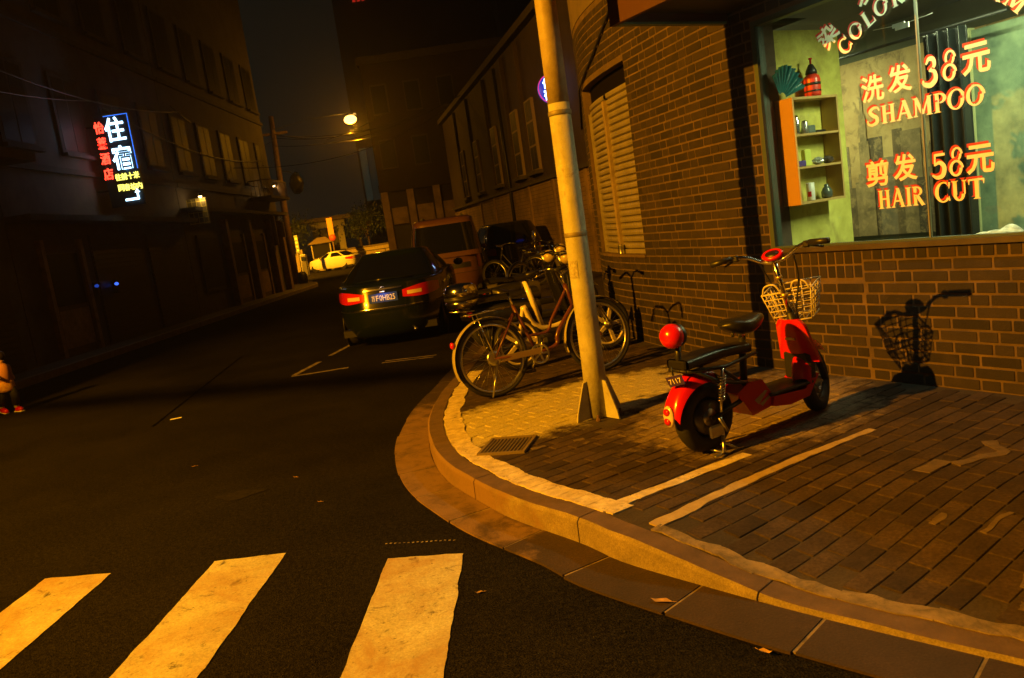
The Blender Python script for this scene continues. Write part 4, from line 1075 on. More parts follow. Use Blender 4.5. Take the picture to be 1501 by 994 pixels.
def bicycle(loc, rz, label, frame_m, guard_m, detail=True, lean=0., R_=.335, wb=1.06, group=None):
    r = empty('bicycle', loc, rz, label, 'bicycle', group); r.rotation_euler = (lean, 0, rz)
    sp = 32 if detail else 12
    wheel(r, (0, 0, R_), R_, .02, M_steel, sp, .045 if detail else .03); wheel(r, (wb, 0, R_), R_, .02, M_steel, sp)
    bb = Vector((.43, 0, .29)); st = Vector((.27, 0, .74)); hd0 = Vector((wb - .2, 0, .62)); hd1 = Vector((wb - .26, 0, .84))
    m = MB(); m.tube([bb, st], .016, 10); m.tube([hd0, hd1], .021, 10)
    m.tube(catmull([hd0 + Vector((-.01, 0, .03)), (wb - .4, 0, .44), (.62, 0, .33), bb], 5), .019, 10)
    m.tube(catmull([hd1 + Vector((.01, 0, -.04)), (wb - .44, 0, .56), (.55, 0, .46), bb.lerp(st, .38)], 5), .015, 10)
    for sy in (-1, 1):
        m.tube([bb + Vector((0, sy * .03, 0)), (0, sy * .065, R_)], .010, 8); m.tube([st + Vector((0, sy * .012, -.06)), (0, sy * .065, R_)], .009, 8)
    m.build('frame', frame_m, r)
    m = MB()
    for sy in (-1, 1): m.tube(catmull([hd0 + Vector((0, sy * .01, -.01)), hd0 + Vector((.02, sy * .05, -.06)), (wb - .03, sy * .05, R_ + .05), (wb, sy * .05, R_)], 4), .011, 8)
    m.build('fork', frame_m, r)
    def guard(c, a0, a1, nm):
        m = MB(); RR = R_ + .022
        m.grid(lambda u, v: Vector((c + RR * cos(radians(a0 + (a1 - a0) * u)) * (1 - .02 * (2 * v - 1) ** 2), .034 * (2 * v - 1), R_ + RR * sin(radians(a0 + (a1 - a0) * u)) * (1 - .02 * (2 * v - 1) ** 2))), 26, 4); return m.build(nm, guard_m, r)
    guard(0, 30, 202, 'rear_mudguard'); guard(wb, 45, 195, 'front_mudguard')
    hb = hd1 + Vector((-.02, 0, .1))
    m = MB(); m.tube([hd1, hb], .013, 8)
    for sy in (-1, 1): m.tube(catmull([hb, hb + Vector((.05, sy * .1, .03)), hb + Vector((.0, sy * .24, .06)), hb + Vector((-.17, sy * .28, .04))], 5), .011, 8)
    m.build('handlebar', M_chrome, r)
    for sy in (-1, 1):
        m = MB(); m.tube([hb + Vector((-.08, sy * .268, .05)), hb + Vector((-.2, sy * .283, .037))], .017, 8); m.build('grip', M_blackplastic, r)
        if detail:
            m = MB(); m.tube([hb + Vector((-.01, sy * .24, .035)), hb + Vector((-.13, sy * .265, .0))], .006, 6); m.build('brake_lever', M_chrome, r)
    m = MB(); m.tube([st, st + Vector((-.03, 0, .12))], .012, 8); m.build('seat_post', M_chrome, r)
    m = MB(); m.grid(lambda u, v: Vector((st.x - .17 + .27 * u, (.095 * (1 - u) ** .8 + .022) * cos(pi * v) * (sin(pi * min(1, u * 4 + .12) / 2)), st.z + .13 + .045 * sin(pi * v) * (.7 + .3 * cos(u * 5)) - .01 * u)), 14, 10); m.build('saddle', M_leather, r)
    if detail:
        Mx = Matrix.Translation(bb) @ Matrix.Rotation(pi / 2, 4, 'X')
        m = MB(); m.lathe([(.07, .045), (.092, .045), (.092, .051), (.07, .051), (.07, .045)], 32, Mx, False)
        for k in range(5):
            m.box(.008, .074, -.009, .009, .045, .051, Mx @ Matrix.Rotation(2 * pi * k / 5, 4, 'Z'))
        m.build('chainring', M_steel, r)
        m = MB(); m.tube([bb + Vector((0, -.055, 0)), bb + Vector((.05, -.065, .15))], .010, 8); m.tube([bb + Vector((0, .055, 0)), bb + Vector((-.05, .065, -.15))], .010, 8); m.tube([bb + Vector((0, -.055, 0)), bb + Vector((0, .055, 0))], .012, 8); m.build('crank', M_chrome, r)
        for (sy, dx, dz) in ((-1, .05, .15), (1, -.05, -.15)):
            m = MB(); c = bb + Vector((dx, sy * .11, dz)); m.bbox(c.x - .045, c.x + .045, c.y - .04, c.y + .04, c.z - .012, c.z + .012, .006); m.build('pedal', M_blackplastic, r)
        m = MB(); m.bbox(.05, .44, -.062, -.056, .29, .345, .004); m.build('chain_guard', mat('guard_brass', (.35, .26, .12), .4, metal=.5), r)
        m = MB(); 
        for sy in (-1, 1): m.tube([(-.2, sy * .05, .73), (.22, sy * .05, .74)], .006, 6); m.tube([(-.1, sy * .05, .73), (0, sy * .07, R_)], .005, 6)
        for k in range(5): m.tube([(-.2 + k * .09, -.05, .733), (-.2 + k * .09, .05, .733)], .005, 6)
        m.build('rear_rack', M_chrome, r)
        Mh = Matrix.Translation((0, 0, R_)) @ Matrix.Rotation(pi / 2, 4, 'X')
        m = MB(); m.lathe([(.015, .035), (.068, .035), (.068, .055), (.05, .06), (.015, .06)], 24, Mh); m.build('drum_brake', M_steel, r)
        m = MB(); m.tube([(.02, -.07, R_ - .03), (-.12, -.16, .03)], .008, 6); m.build('kickstand', M_steel, r)
        m = MB(); m.tube([hb + Vector((-.02, .2, .05)), hb + Vector((.12, .1, .02)), hd1 + Vector((.05, .02, -.1)), hd0 + Vector((.03, .03, -.02))], .004, 5); m.build('brake_cable', M_blackplastic, r)
        m = MB(); m.ball((-.335, 0, .505), (.02, .03, .03), 12, 8); m.build('rear_reflector', M_redlens, r)
    return r
ba = atan2(7.36 - 6.90, .80 + .24)
bicycle((-.18, 6.66, .134), ba, 'brown step-through bicycle with chrome mudguards parked behind the pole', M_brown, mat('pale_guard', (.34, .31, .24), .35, coat=.3), True, radians(-4))

def moped(loc, rz, label, body_m, seat_m, R_=.23, wb=1.15, box=None, mirror=(), lean=0.):
    r = empty('motor_scooter', loc, rz, label, 'scooter'); r.rotation_euler = (lean, 0, rz)
    wheel(r, (0, 0, R_), R_, .05, M_steel, 0, .06, five=3); wheel(r, (wb, 0, R_), R_, .045, M_steel, 0, .05, five=3)
    m = MB()
    m.grid(lambda u, v: Vector((-.32 + .78 * u, (.05 + .1 * sin(pi * min(1, u * .8 + .12))) * cos(2 * pi * v), .50 - .05 * u + (.13 + .03 * sin(pi * u)) * sin(2 * pi * v))), 14, 18); m.build('rear_body', body_m, r)
    m = MB(); m.grid(lambda u, v: Vector((-.3 + .75 * u, .13 * (1 - .35 * u) * cos(pi * v), .66 + .07 * sin(pi * v) * (.8 + .2 * cos(u * 7)))), 14, 8); m.build('seat', seat_m, r)
    m = MB(); m.bbox(.3, .85, -.13, .13, .24, .32, .02); m.build('floorboard', M_blackplastic, r)
    m = MB(); m.grid(lambda u, v: Vector((wb - .32 + .14 * (1 - u) + .05 * cos(2 * pi * v), (.19 - .06 * u) * sin(2 * pi * v), .3 + .58 * u)), 8, 18); m.build('leg_shield', body_m, r)
    m = MB(); m.tube([(wb - .3, 0, .85), (wb - .36, 0, 1.0)], .03, 10); m.tube([(wb - .02, .06, R_), (wb - .26, .05, .8)], .02, 8); m.tube([(wb - .02, -.06, R_), (wb - .26, -.05, .8)], .02, 8); m.build('steering_column', M_steel, r)
    hb = Vector((wb - .37, 0, 1.0))
    m = MB()
    for s in (-1, 1): m.tube(catmull([hb, hb + Vector((0, s * .12, .05)), hb + Vector((-.08, s * .33, .04))], 4), .013, 8)
    m.build('handlebar', M_chrome, r)
    for s in (-1, 1):
        m = MB(); m.tube([hb + Vector((-.05, s * .24, .045)), hb + Vector((-.085, s * .35, .04))], .02, 8); m.build('grip', M_blackplastic, r)
        if s in mirror:
            e = empty('mirror', hb + Vector((.0, s * .2, .045))); e.parent = r
            MB().tube([(0, 0, 0), (.03, s * .06, .16)], .006, 6).build('stalk', M_chrome, e)
            MB().lathe([(.012, .03), (.06, .012), (.066, 0), (.06, -.006), (.004, -.006)], 20, Matrix.Translation((.03, s * .07, .2)) @ Matrix.Rotation(radians(95), 4, 'Y')).build('mirror_head', M_steel, e)
    m = MB(); m.ball((wb - .27, 0, .97), (.09, .1, .08), 16, 10); m.build('headlight', mat('lens_yellow', (.5, .4, .2), .2, coat=.5), r)
    m = MB(); m.ball((-.36, 0, .55), (.03, .07, .04), 12, 8); m.build('tail_light', M_redlens, r)
    m = MB(); m.grid(lambda u, v: Vector((wb + (R_ + .04) * cos(radians(30 + 140 * u)), .07 * (2 * v - 1), R_ + (R_ + .04) * sin(radians(30 + 140 * u)) - .02 * (2 * v - 1) ** 2)), 14, 4); m.build('front_mudguard', body_m, r)
    for s in (-1, 1): m = MB(); m.tube([(.05, s * .12, .12), (-.12, s * .2, .02)], .01, 6); m.build('stand', M_steel, r)
    if box:
        b = empty('tail_box', (-.42, 0, .62)); b.parent = r
        prof = [(.03, 0), (.15, .012), (.175, .05), (.18, .09)]
        MB().lathe(prof, 24).build('tray', box, b); MB().lathe([(.182, .092), (.186, .1), (.186, .12), (.182, .128)], 24).build('band', M_blackplastic, b)
        MB().lathe([(.18, .129), (.178, .19), (.165, .235), (.12, .262), (.02, .27)], 24).build('lid', box, b)
        MB().tube([(-.15, -.02, -.02), (.3, -.09, -.06), (.3, .09, -.06), (-.15, .02, -.02)], .01, 6).build('bracket', M_chrome, b)
    return r
moped((-.08, 8.6, .135), radians(23), 'dark motor scooter with a chrome tail box parked behind the brown bicycle', mat('dark_blue_plastic', (.012, .014, .05), .25, coat=.6), M_leather, box=M_chrome)
moped((-.25, 9.55, .135), radians(16), 'black motor scooter with one round mirror parked near the dark saloon', M_blackcar, M_leather, mirror=(1,))
moped((.05, 11.2, .135), radians(20), 'grey motor scooter at the end of the row of parked scooters', mat('grey_plastic', (.10, .09, .08), .4), M_leather)
# cream electric bike
eb = empty('electric_bike', (.06, 7.72, .135), radians(26), 'cream framed small electric bike parked between the brown bicycle and the scooters', 'electric bike')
wheel(eb, (0, 0, .27), .27, .028, M_cream, 0, .05, five=5); wheel(eb, (1.05, 0, .27), .27, .028, M_cream, 0, .05, five=5)
m = MB(); m.tube(catmull([(.1, 0, .62), (.2, 0, .42), (.42, 0, .36), (.68, 0, .46), (.83, 0, .82)], 6), .032, 12); m.tube([(.1, 0, .62), (.0, 0, .27)], .02, 8); m.tube([(.42, 0, .36), (.0, .05, .27)], .02, 8); m.build('frame', M_cream, eb)
m = MB(); m.tube([(.28, 0, .4), (.16, 0, .86)], .028, 10); m.build('seat_tube', M_cream, eb)
m = MB(); m.grid(lambda u, v: Vector((.02 + .28 * u, .1 * (1 - .7 * u) * cos(pi * v), .88 + .05 * sin(pi * v))), 10, 8); m.build('saddle', M_leather, eb)
m = MB(); m.tube([(.83, 0, .6), (.78, 0, 1.0)], .024, 10)
for s in (-1, 1): m.tube([(.83, s * .03, .64), (.9, s * .06, .55), (1.05, s * .06, .27)], .014, 8); m.tube(catmull([(.78, 0, 1.0), (.8, s * .12, 1.05), (.7, s * .3, 1.06)], 4), .012, 8)
m.build('fork', M_chrome, eb)
for s in (-1, 1): m = MB(); m.tube([(.73, s * .24, 1.058), (.69, s * .32, 1.06)], .018, 8); m.build('grip', M_blackplastic, eb)
m = MB(); m.bbox(.26, .6, -.06, .06, .2, .36, .03); m.build('battery_box', M_blackplastic, eb)
# bicycles against the old wall
bicycle((.75, 17.6, .134), radians(150), 'dark upright bicycle leaning by the old brick wall with raised handlebar', M_blackmetal, M_blackmetal, False, 0)
bicycle((.35, 15.6, .134), radians(35), 'black bicycle standing between the scooters and the parked van', M_blackmetal, M_steel, False, 0)

# ================================================================== red electric scooter
sc0, sc1 = Vector((1.015, 4.39)), Vector((1.86, 4.87))
rs = empty('electric_scooter', (sc0.x, sc0.y, .136), atan2(sc1.y - sc0.y, sc1.x - sc0.x), 'red small-wheeled electric scooter with wire basket parked on the paved corner', 'scooter')
RW = .205
wheel(rs, (0, 0, RW), RW, .052, M_steel, 0, .10, five=5); wheel(rs, (.96, 0, RW), RW, .046, M_steel, 0, .05, five=5)
m = MB(); m.lathe([(.01, -.05), (.10, -.045), (.105, .0), (.10, .045), (.01, .05)], 24, Matrix.Translation((0, 0, RW)) @ Matrix.Rotation(pi / 2, 4, 'X')); m.build('hub_motor', mat('hub_grey', (.12, .12, .12), .35, metal=.7), rs)
# rear mudguard (shell)
m = MB(); RR = RW + .055
m.grid(lambda u, v: Vector((RR * cos(radians(78 + 92 * u)) * (1 - .06 * (2 * v - 1) ** 4), (.08 - .012 * u) * (2 * v - 1), RW + .015 + RR * sin(radians(78 + 92 * u)) - (.07 - .03 * u) * (2 * v - 1) ** 4)), 18, 12); m.build('rear_mudguard', M_red, rs)
tl = empty('tail_light', (-.255, 0, .265)); tl.parent = rs
m = MB(); m.ball((0, 0, 0), (.018, .042, .062), 16, 10); m.build('bezel', M_clearlens, tl)
for z in (.026, -.026): m = MB(); m.ball((-.012, 0, z), (.014, .026, .022), 12, 8); m.build('lens', M_redlens, tl)
# twin shocks
for s in (-1, 1):
    sh = empty('shock_absorber', (0, 0, 0)); sh.parent = rs
    a_, b_ = Vector((.03, s * .105, RW + .03)), Vector((.085, s * .095, .47)); d_ = b_ - a_
    MB().tube([a_, b_], .009, 8).build('rod', M_chrome, sh)
    m = MB(); m.tube([a_ + d_ * (.25 + .6 * k / 90) + Vector((cos(k * .62), sin(k * .62), 0)) * .021 for k in range(91)], .0045, 5); m.build('spring', M_chrome, sh)
# frame and rack
m = MB()
for s in (-1, 1):
    m.tube([(-.15, s * .07, .50), (.12, s * .085, .475), (.38, s * .07, .50)], .011, 8)
    m.tube([(-.1, s * .07, .495), (.06, s * .09, .40), (.30, s * .06, .34), (.33, s * .05, .30)], .012, 8)
    m.tube([(0, s * .075, RW), (.3, s * .06, .26)], .014, 8); m.tube([(.085, s * .09, .47), (.28, s * .06, .33)], .011, 8)
m.tube([(.33, 0, .24), (.36, 0, .6)], .022, 10); m.tube([(-.15, -.07, .5), (-.15, .07, .5)], .011, 8); m.build('frame', M_blackmetal, rs)
m = MB(); m.grid(lambda u, v: Vector((-.15 + .5 * u, (.088 - .02 * u) * (abs(cos(2 * pi * v)) ** .5) * (1 if cos(2 * pi * v) > 0 else -1), .535 + .032 * (abs(sin(2 * pi * v)) ** .6) * (1 if sin(2 * pi * v) > 0 else -1) + .012 * sin(pi * u))), 12, 24)
for uu in (-.15, .35): m.bbox(uu - .012, uu + .012, -.07, .07, .51, .56, .008)
m.build('pillion_pad', M_leather, rs)
# round red backrest
bk = empty('round_backrest', (-.155, 0, .70)); bk.parent = rs
m = MB(); m.ball((-.012, 0, 0), (.066, .074, .07), 24, 16); m.build('cushion', M_red, bk)
m = MB(); m.ball((.022, 0, 0), (.045, .069, .066), 20, 12); m.build('back_shell', M_blackplastic, bk)
m = MB(); m.tube([(.02, 0, -.05), (.015, 0, -.13), (.03, 0, -.185), (.08, 0, -.19)], .017, 8); m.build('bracket', M_blackplastic, bk)
# small blue plate
pl = empty('number_plate', (-.205, -.03, .46), radians(-90 + 12)); pl.parent = rs
pl.rotation_euler = (radians(16), radians(-14), radians(-80))
m = MB(); m.box(-.055, .055, -.002, .002, -.03, .03); m.build('plate', mat('plate_violet', (.05, .03, .32), .4), pl)
vs, fs = TX['7117']; m = MB(); m.add([(vx * .085, -.0035, vy * .03) for vx, vy, vz in vs], [f for f in fs if all(vs[i][2] > 0 for i in f)]); m.build('plate_text', M_white, pl)
m = MB(); m.tube([(0, .005, .03), (0, .02, .075)], .005, 6); m.build('bracket', M_blackmetal, pl)
# saddle
m = MB()
def sad(u, v):
    e = max(.0, sin(pi * u)) ** .45; w = (.062 + .06 * (1 - u) ** 1.2) * e
    c, s_ = cos(2 * pi * v), sin(2 * pi * v)
    return Vector((.21 + .33 * u, w * math.copysign(abs(c) ** .75, c), .672 + .012 * cos(u * 6.3) + .05 * math.copysign(abs(s_) ** .8, s_) * e))
m.grid(sad, 20, 22); m.build('saddle', M_leather, rs)
m = MB(); m.tube([(.36, 0, .56), (.365, 0, .65)], .014, 10); m.build('seat_post', M_chrome, rs)
for s in (-1, 1): m = MB(); m.tube([(.32, s * .03, .65), (.32, s * .03, .60)], .012, 8); m.build('saddle_spring', M_steel, rs)
# battery box with decal, floorboard
m = MB(); Mb = Matrix.Rotation(pi / 2, 4, 'X')
m.prism([(.19, .30), (.30, .345), (.40, .335), (.47, .235), (.45, .165), (.30, .145)], -.085, .085, Mb); m.build('battery_box', M_red, rs)
m = MB(); m.prism([(.32, .23), (.41, .27), (.43, .265), (.35, .20)], .0855, .0875, Mb); m.prism([(.36, .20), (.44, .235), (.445, .222), (.38, .185)], .0855, .0875, Mb); m.build('decal', mat('decal_tan', (.45, .38, .2), .4), rs)
m = MB(); m.prism([(.45, .165), (.47, .222), (.74, .205), (.84, .285), (.87, .27), (.77, .155), (.6, .14)], -.1, .1, Mb); m.build('side_skirt', M_red, rs)
m = MB(); m.bbox(.44, .82, -.104, .104, .2235, .245, .008); m.build('footboard', M_blackplastic, rs)
# leg shield
def shp(u, v, k=0.):
    w = .145 - .045 * u; 
    if u > .78: w *= sqrt(max(.0, 1 - ((u - .78) / .22) ** 2 * .55))
    return Vector((.80 - .075 * u + .03 * (2 * v - 1) ** 2 + k, w * (2 * v - 1), .355 + .27 * u))
m = MB(); m.grid(lambda u, v: shp(u, v), 18, 12, True, None, True); m.grid(lambda u, v: shp(u, v, .022), 18, 12)
for vv in (0, 1): m.grid(lambda u, v: shp(u, vv, .022 * v), 18, 1)
m.grid(lambda u, v: shp(1, u, .022 * v), 12, 1); m.grid(lambda u, v: shp(0, u, .022 * v), 12, 1)
m.build('leg_shield', M_red, rs)
m = MB(); m.bbox(.785, .86, -.10, .10, .235, .42, .02); m.build('shield_back', M_blackplastic, rs)
m = MB(); m.box(-.035, .035, -.0015, .0015, -.006, .006); m.box(-.014, .024, -.0016, .0016, .006, .011); b = m.build('emblem', mat('gold_emblem', (.7, .55, .2), .3, metal=.6), rs); b.location = (.757, 0, .50); b.rotation_euler = (0, 0, pi / 2)
# steering
h0, h1 = Vector((.86, 0, .40)), Vector((.685, 0, .985))
ax = (h1 - h0).normalized()
m = MB(); m.tube([h0, h0.lerp(h1, .45)], .026, 12); m.build('head_tube', M_blackmetal, rs)
m = MB(); m.tube([h0.lerp(h1, .45), h1], .015, 12)
m.tube([h0.lerp(h1, .5) + Vector((.03, 0, .01)), h1 + Vector((.012, 0, -.01))], .008, 8); m.build('stem', M_chrome, rs)
m = MB(); m.tube([h0.lerp(h1, .62), h0.lerp(h1, .66)], .021, 10); m.tube([h0.lerp(h1, .82), h0.lerp(h1, .85)], .02, 10); m.build('clamp', mat('clamp_brass', (.6, .45, .15), .35, metal=.7), rs)
m = MB()
for s in (-1, 1):
    m.tube(catmull([h1, h1 + Vector((.0, s * .07, .01)), h1 + Vector((-.01, s * .15, .055)), h1 + Vector((-.04, s * .22, .07)), h1 + Vector((-.09, s * .34, .06))], 5), .0115, 10)
m.build('handlebar', M_chrome, rs)
for s in (-1, 1):
    m = MB(); m.tube([h1 + Vector((-.045, s * .235, .07)), h1 + Vector((-.095, s * .355, .059))], .018, 10); m.build('grip', M_blackplastic, rs)
    m = MB(); m.tube([h1 + Vector((-.02, s * .215, .06)), h1 + Vector((-.01, s * .30, .03))], .007, 6); m.bbox(h1.x - .05, h1.x - .015, s * .215 - .02, s * .215 + .02, h1.z + .045, h1.z + .085, .008); m.build('brake_lever', M_blackplastic, rs)
di = empty('instrument', h1 + Vector((-.005, 0, .045))); di.parent = rs; di.rotation_euler = (0, radians(-38), 0)
m = MB(); m.lathe([(.03, -.03), (.055, -.02), (.062, 0), (.05, .012), (.04, .006)], 24, Matrix.Diagonal((.75, 1.1, 1, 1))); m.build('bezel', M_red, di)
m = MB(); m.lathe([(.039, .0), (.039, .007), (.002, .0075)], 20, Matrix.Diagonal((.75, 1.1, 1, 1))); m.build('screen', M_blackplastic, di)
m = MB(); m.tube(catmull([h1 + Vector((.0, -.12, .03)), h1 + Vector((.07, -.1, -.12)), h1 + Vector((.08, -.05, -.3)), (.86, -.02, .56)], 6), .005, 6); m.tube(catmull([h1 + Vector((.0, .1, .03)), h1 + Vector((.08, .08, -.1)), (.85, .02, .6)], 6), .005, 6); m.build('brake_cable', M_blackplastic, rs)
m = MB()
for s in (-1, 1): m.tube([(.80, s * .06, .53), (.88, s * .07, .38), (.96, s * .07, RW)], [.014, .02, .02], 10)
m.tube([(.84, -.06, .46), (.84, .06, .46)], .016, 8); m.build('fork', M_blackmetal, rs)
m = MB(); RR = RW + .04
m.grid(lambda u, v: Vector((.96 + RR * cos(radians(35 + 135 * u)) * (1 - .05 * (2 * v - 1) ** 4), .06 * (2 * v - 1), RW + .01 + RR * sin(radians(35 + 135 * u)) - .05 * (2 * v - 1) ** 4)), 16, 8); m.build('front_mudguard', M_red, rs)
# wire basket
bs = empty('wire_basket', (.80, 0, .60)); bs.parent = rs; bs.rotation_euler = (0, radians(-10), 0)
M_wire = mat('cream_wire', (.68, .62, .44), .4)
bx0, bx1, bw0, bw1, bh = .02, .24, .11, .15, .19
def bpt(fx, fy, z):
    k = z / bh; w = bw0 + (bw1 - bw0) * k; x0 = bx0 - .01 * k; x1 = bx1 - .05 + .05 * k
    return Vector((x0 + (x1 - x0) * fx, w * fy, z))
m = MB()
for z in [bh * k / 5 for k in range(6)]:
    q = [bpt(0, -1, z), bpt(1, -1, z), bpt(1, 1, z), bpt(0, 1, z)]; rad = .006 if z in (0,) or abs(z - bh) < 1e-6 else .0036
    for i in range(4): m.tube([q[i], q[(i + 1) % 4]], rad, 5)
for k in range(6):
    f = -1 + 2 * k / 5
    m.tube([bpt(1, f, bh), bpt(1, f, 0), bpt(0, f, 0), bpt(0, f, bh)], .0036, 5)
for k in range(5):
    f = k / 4
    for s in (-1, 1): m.tube([bpt(f, s, 0), bpt(f, s, bh)], .0036, 5)
m.tube(catmull([bpt(0, -.95, bh), bpt(0, -.8, bh) + Vector((0, 0, .05)), bpt(0, -.4, bh) + Vector((0, 0, .055)), bpt(0, -.2, bh)], 4), .0055, 6)
m.tube(catmull([bpt(0, .95, bh), bpt(0, .8, bh) + Vector((0, 0, .05)), bpt(0, .4, bh) + Vector((0, 0, .055)), bpt(0, .2, bh)], 4), .0055, 6)
m.build('wire', M_wire, bs)
# turn the steering to the left
_S = Matrix.Translation(h0) @ Matrix.Rotation(radians(24), 4, ax) @ Matrix.Translation(-h0)
bpy.context.view_layer.update()
for _o in [q for q in rs.children if q.name.split('.')[0] in ('stem', 'clamp', 'handlebar', 'grip', 'brake_lever', 'instrument', 'brake_cable', 'fork', 'front_mudguard', 'fork_cover', 'wire_basket') or (q.name.split('.')[0] == 'wheel' and q.location.x > .5)]:
    _o.matrix_local = _S @ _o.matrix_local
# centre stand
m = MB()
for s in (-1, 1): m.tube([(.06, s * .08, .16), (.03, s * .10, .05), (.0, s * .13, .012)], .010, 8)
m.tube([(-.0, -.13, .012), (-.0, .13, .012)], .009, 8); m.tube([(0, -.13, .012), (-.09, -.15, .015)], .008, 8); m.tube([(.03, -.1, .06), (.1, -.13, .012)], .008, 8); m.build('centre_stand', M_steel, rs)
m = MB(); m.bbox(-.06, .05, -.105, -.085, .10, .17, .01); m.tube([(.02, -.1, RW), (.06, -.11, .12)], .012, 8); m.build('axle_bracket', M_steel, rs)

# ================================================================== facades across the street
M_face = [mat('facade_a', (.11, .105, .095), .85, col2=(.055, .052, .047), scale=1.5), mat('facade_b', (.11, .095, .088), .85, col2=(.055, .048, .045), scale=1.5), mat('facade_c', (.10, .085, .065), .85, col2=(.06, .05, .04), scale=1.5)]
M_pane = mat('dark_pane', (.008, .008, .008), .55, spec=.15)
M_trim = mat('facade_trim', (.05, .043, .035), .85, var=.3)
M_post = mat('timber_post', (.22, .14, .08), .6, var=.35, scale=6)
FX = -9.3
def left_building(name, y0, y1, h, m_, label, cols, floors, ledge, gf):
    r = empty(name, (FX, (y0 + y1) / 2, 0), 0, label, 'building'); T_ = Matrix.Translation((-FX, -(y0 + y1) / 2, 0))
    bx = lambda nm, x0, x1, a, b, z0, z1, mt, par=None: MB().box(x0, x1, a, b, z0, z1, T_).build(nm, mt, par or r)
    bx('wall', FX - 7, FX - .002, y0 + .01, y1 - .01, 0, h, m_)
    bx('parapet', FX - .3, FX + .12, y0 + .012, y1 - .012, h + .001, h + .5, M_trim)
    z, d, t = ledge; bx('ledge', FX, FX + d, y0 + .02, y1 - .02, z, z + t, M_trim)
    n = cols; w = (y1 - y0) / n
    for fl in range(floors):
        zb = 4.6 + fl * 3.1
        if zb + 1.9 > h: break
        bx('string_course', FX - .001, FX + .08, y0 + .02, y1 - .02, zb - .55, zb - .43, M_trim)
        for k in range(n):
            c = y0 + w * (k + .5); ww = min(.55, w * .3)
            fo = bx('window', FX, FX + .05, c - ww - .08, c + ww + .08, zb - .08, zb + 1.68, M_trim)
            for s in (-1, 1): bx('pane', FX + .051, FX + .056, c + (s - 1) * ww / 2 + .03 + (0 if s < 0 else 0), c + (s + 1) * ww / 2 - .03, zb, zb + 1.6, M_pane, fo)
            bx('sill', FX + .02, FX + .16, c - ww - .12, c + ww + .12, zb - .16, zb - .082, M_trim, fo)
    for (kind, a, b) in gf:
        if kind == 'door':
            f = bx('door', FX, FX + .04, a, b, .13, 2.5, mat('door_wood', (.07, .04, .025), .5, var=.3))
            bx('door_post', FX, FX + .1, a - .14, a - .001, .13, 2.6, M_post); bx('door_post', FX, FX + .1, b + .001, b + .14, .13, 2.6, M_post)
            bx('door_panel', FX + .041, FX + .055, a + .1, b - .1, .3, 1.1, M_post, f); bx('door_glass', FX + .041, FX + .05, a + .1, b - .1, 1.2, 2.3, M_pane, f)
        elif kind == 'shutter':
            s = bx('roller_shutter', FX, FX + .02, a, b, .13, 2.7, M_darkframe)
            z = .16
            while z < 2.6: bx('slat', FX + .0205, FX + .045, a + .02, b - .02, z, z + .09, M_darkframe, s); z += .115
        elif kind == 'window':
            f = bx('shop_window', FX, FX + .05, a, b, .8, 2.6, M_trim); bx('pane', FX + .051, FX + .056, a + .08, b - .08, .9, 2.5, M_pane, f)
        elif kind == 'post': bx('timber_post', FX, FX + .22, a, b, .13, 3.1, M_post)
    return r
left_building('shop_house', 2, 15.6, 11.5, M_face[0], 'dark three storey shop house with a deep ledge and a timber framed door', 5, 2, (4.0, .88, .16), [('window', 3, 6), ('shutter', 6.6, 9.4), ('window', 10, 12.6), ('shutter', 13, 15.2)])
lb2 = left_building('shop_house', 15.62, 24.4, 12.5, M_face[1], 'dark shop house that carries the lit red and blue neon sign', 4, 2, (2.95, .5, .12), [('door', 16.6, 18.0), ('shutter', 18.6, 21.2), ('shutter', 21.6, 24)])
lb3 = left_building('shop_house', 24.42, 35.2, 13.0, M_face[2], 'dark shop house with timber posts and a small balcony at the street corner', 5, 2, (3.3, .45, .12), [('window', 25.2, 27.2), ('post', 27.6, 27.85), ('door', 28.2, 29.6), ('post', 30.2, 30.45), ('door', 31, 32.2), ('post', 33.0, 33.3), ('post', 34.6, 34.95)])
def child_box(par, nm, x0, x1, a, b, z0, z1, mt): 
    m = MB(); m.box(x0 - par.location.x, x1 - par.location.x, a - par.location.y, b - par.location.y, z0, z1); return m.build(nm, mt, par)
# balcony on the corner house
bal = child_box(lb3, 'balcony', FX + .001, FX + .85, 31.6, 34.4, 3.88, 3.98, M_trim)
m = MB(); ox, oy = FX - lb3.location.x, -lb3.location.y
for k in range(15): m.tube([(ox + .8, oy + 31.7 + k * .185, 3.98), (ox + .8, oy + 31.7 + k * .185, 4.6)], .016, 5)
m.tube([(ox + .8, oy + 31.65, 4.6), (ox + .8, oy + 34.35, 4.6)], .025, 6); m.tube([(ox + .02, oy + 31.65, 4.6), (ox + .8, oy + 31.65, 4.6)], .025, 6)
for k in range(5): m.tube([(ox + .1 + k * .16, oy + 31.65, 3.98), (ox + .1 + k * .16, oy + 31.65, 4.6)], .014, 5)
m.build('railing', M_post, bal)
def small_lamp(loc, label, e, r=.05):
    o = empty('wall_lamp', loc, 0, label, 'lamp')
    MB().ball((0, 0, 0), r, 12, 8).build('bulb', mat('small_glow', (1, .8, .5), .5, emit=(1, .62, .2), estr=22), o)
    MB().lathe([(.02, .09), (.05, .07), (r * 1.3, .0)], 12, None, False).build('shade', M_blackmetal, o)
    l = bpy.data.lights.new('lamp_light', 'POINT'); l.energy = e; l.color = (1, .6, .22); l.shadow_soft_size = .05
    lo = bpy.data.objects.new('lamp_light', l); COL.objects.link(lo); lo.parent = o; lo.location = (.0, -.02, -.09)
small_lamp((-8.62, 32.9, 4.42), 'small lit lamp on the balcony rail of the corner house', 6)
small_lamp((-8.82, 24.95, 3.74), 'small lit lamp above the yellow price board', 5)
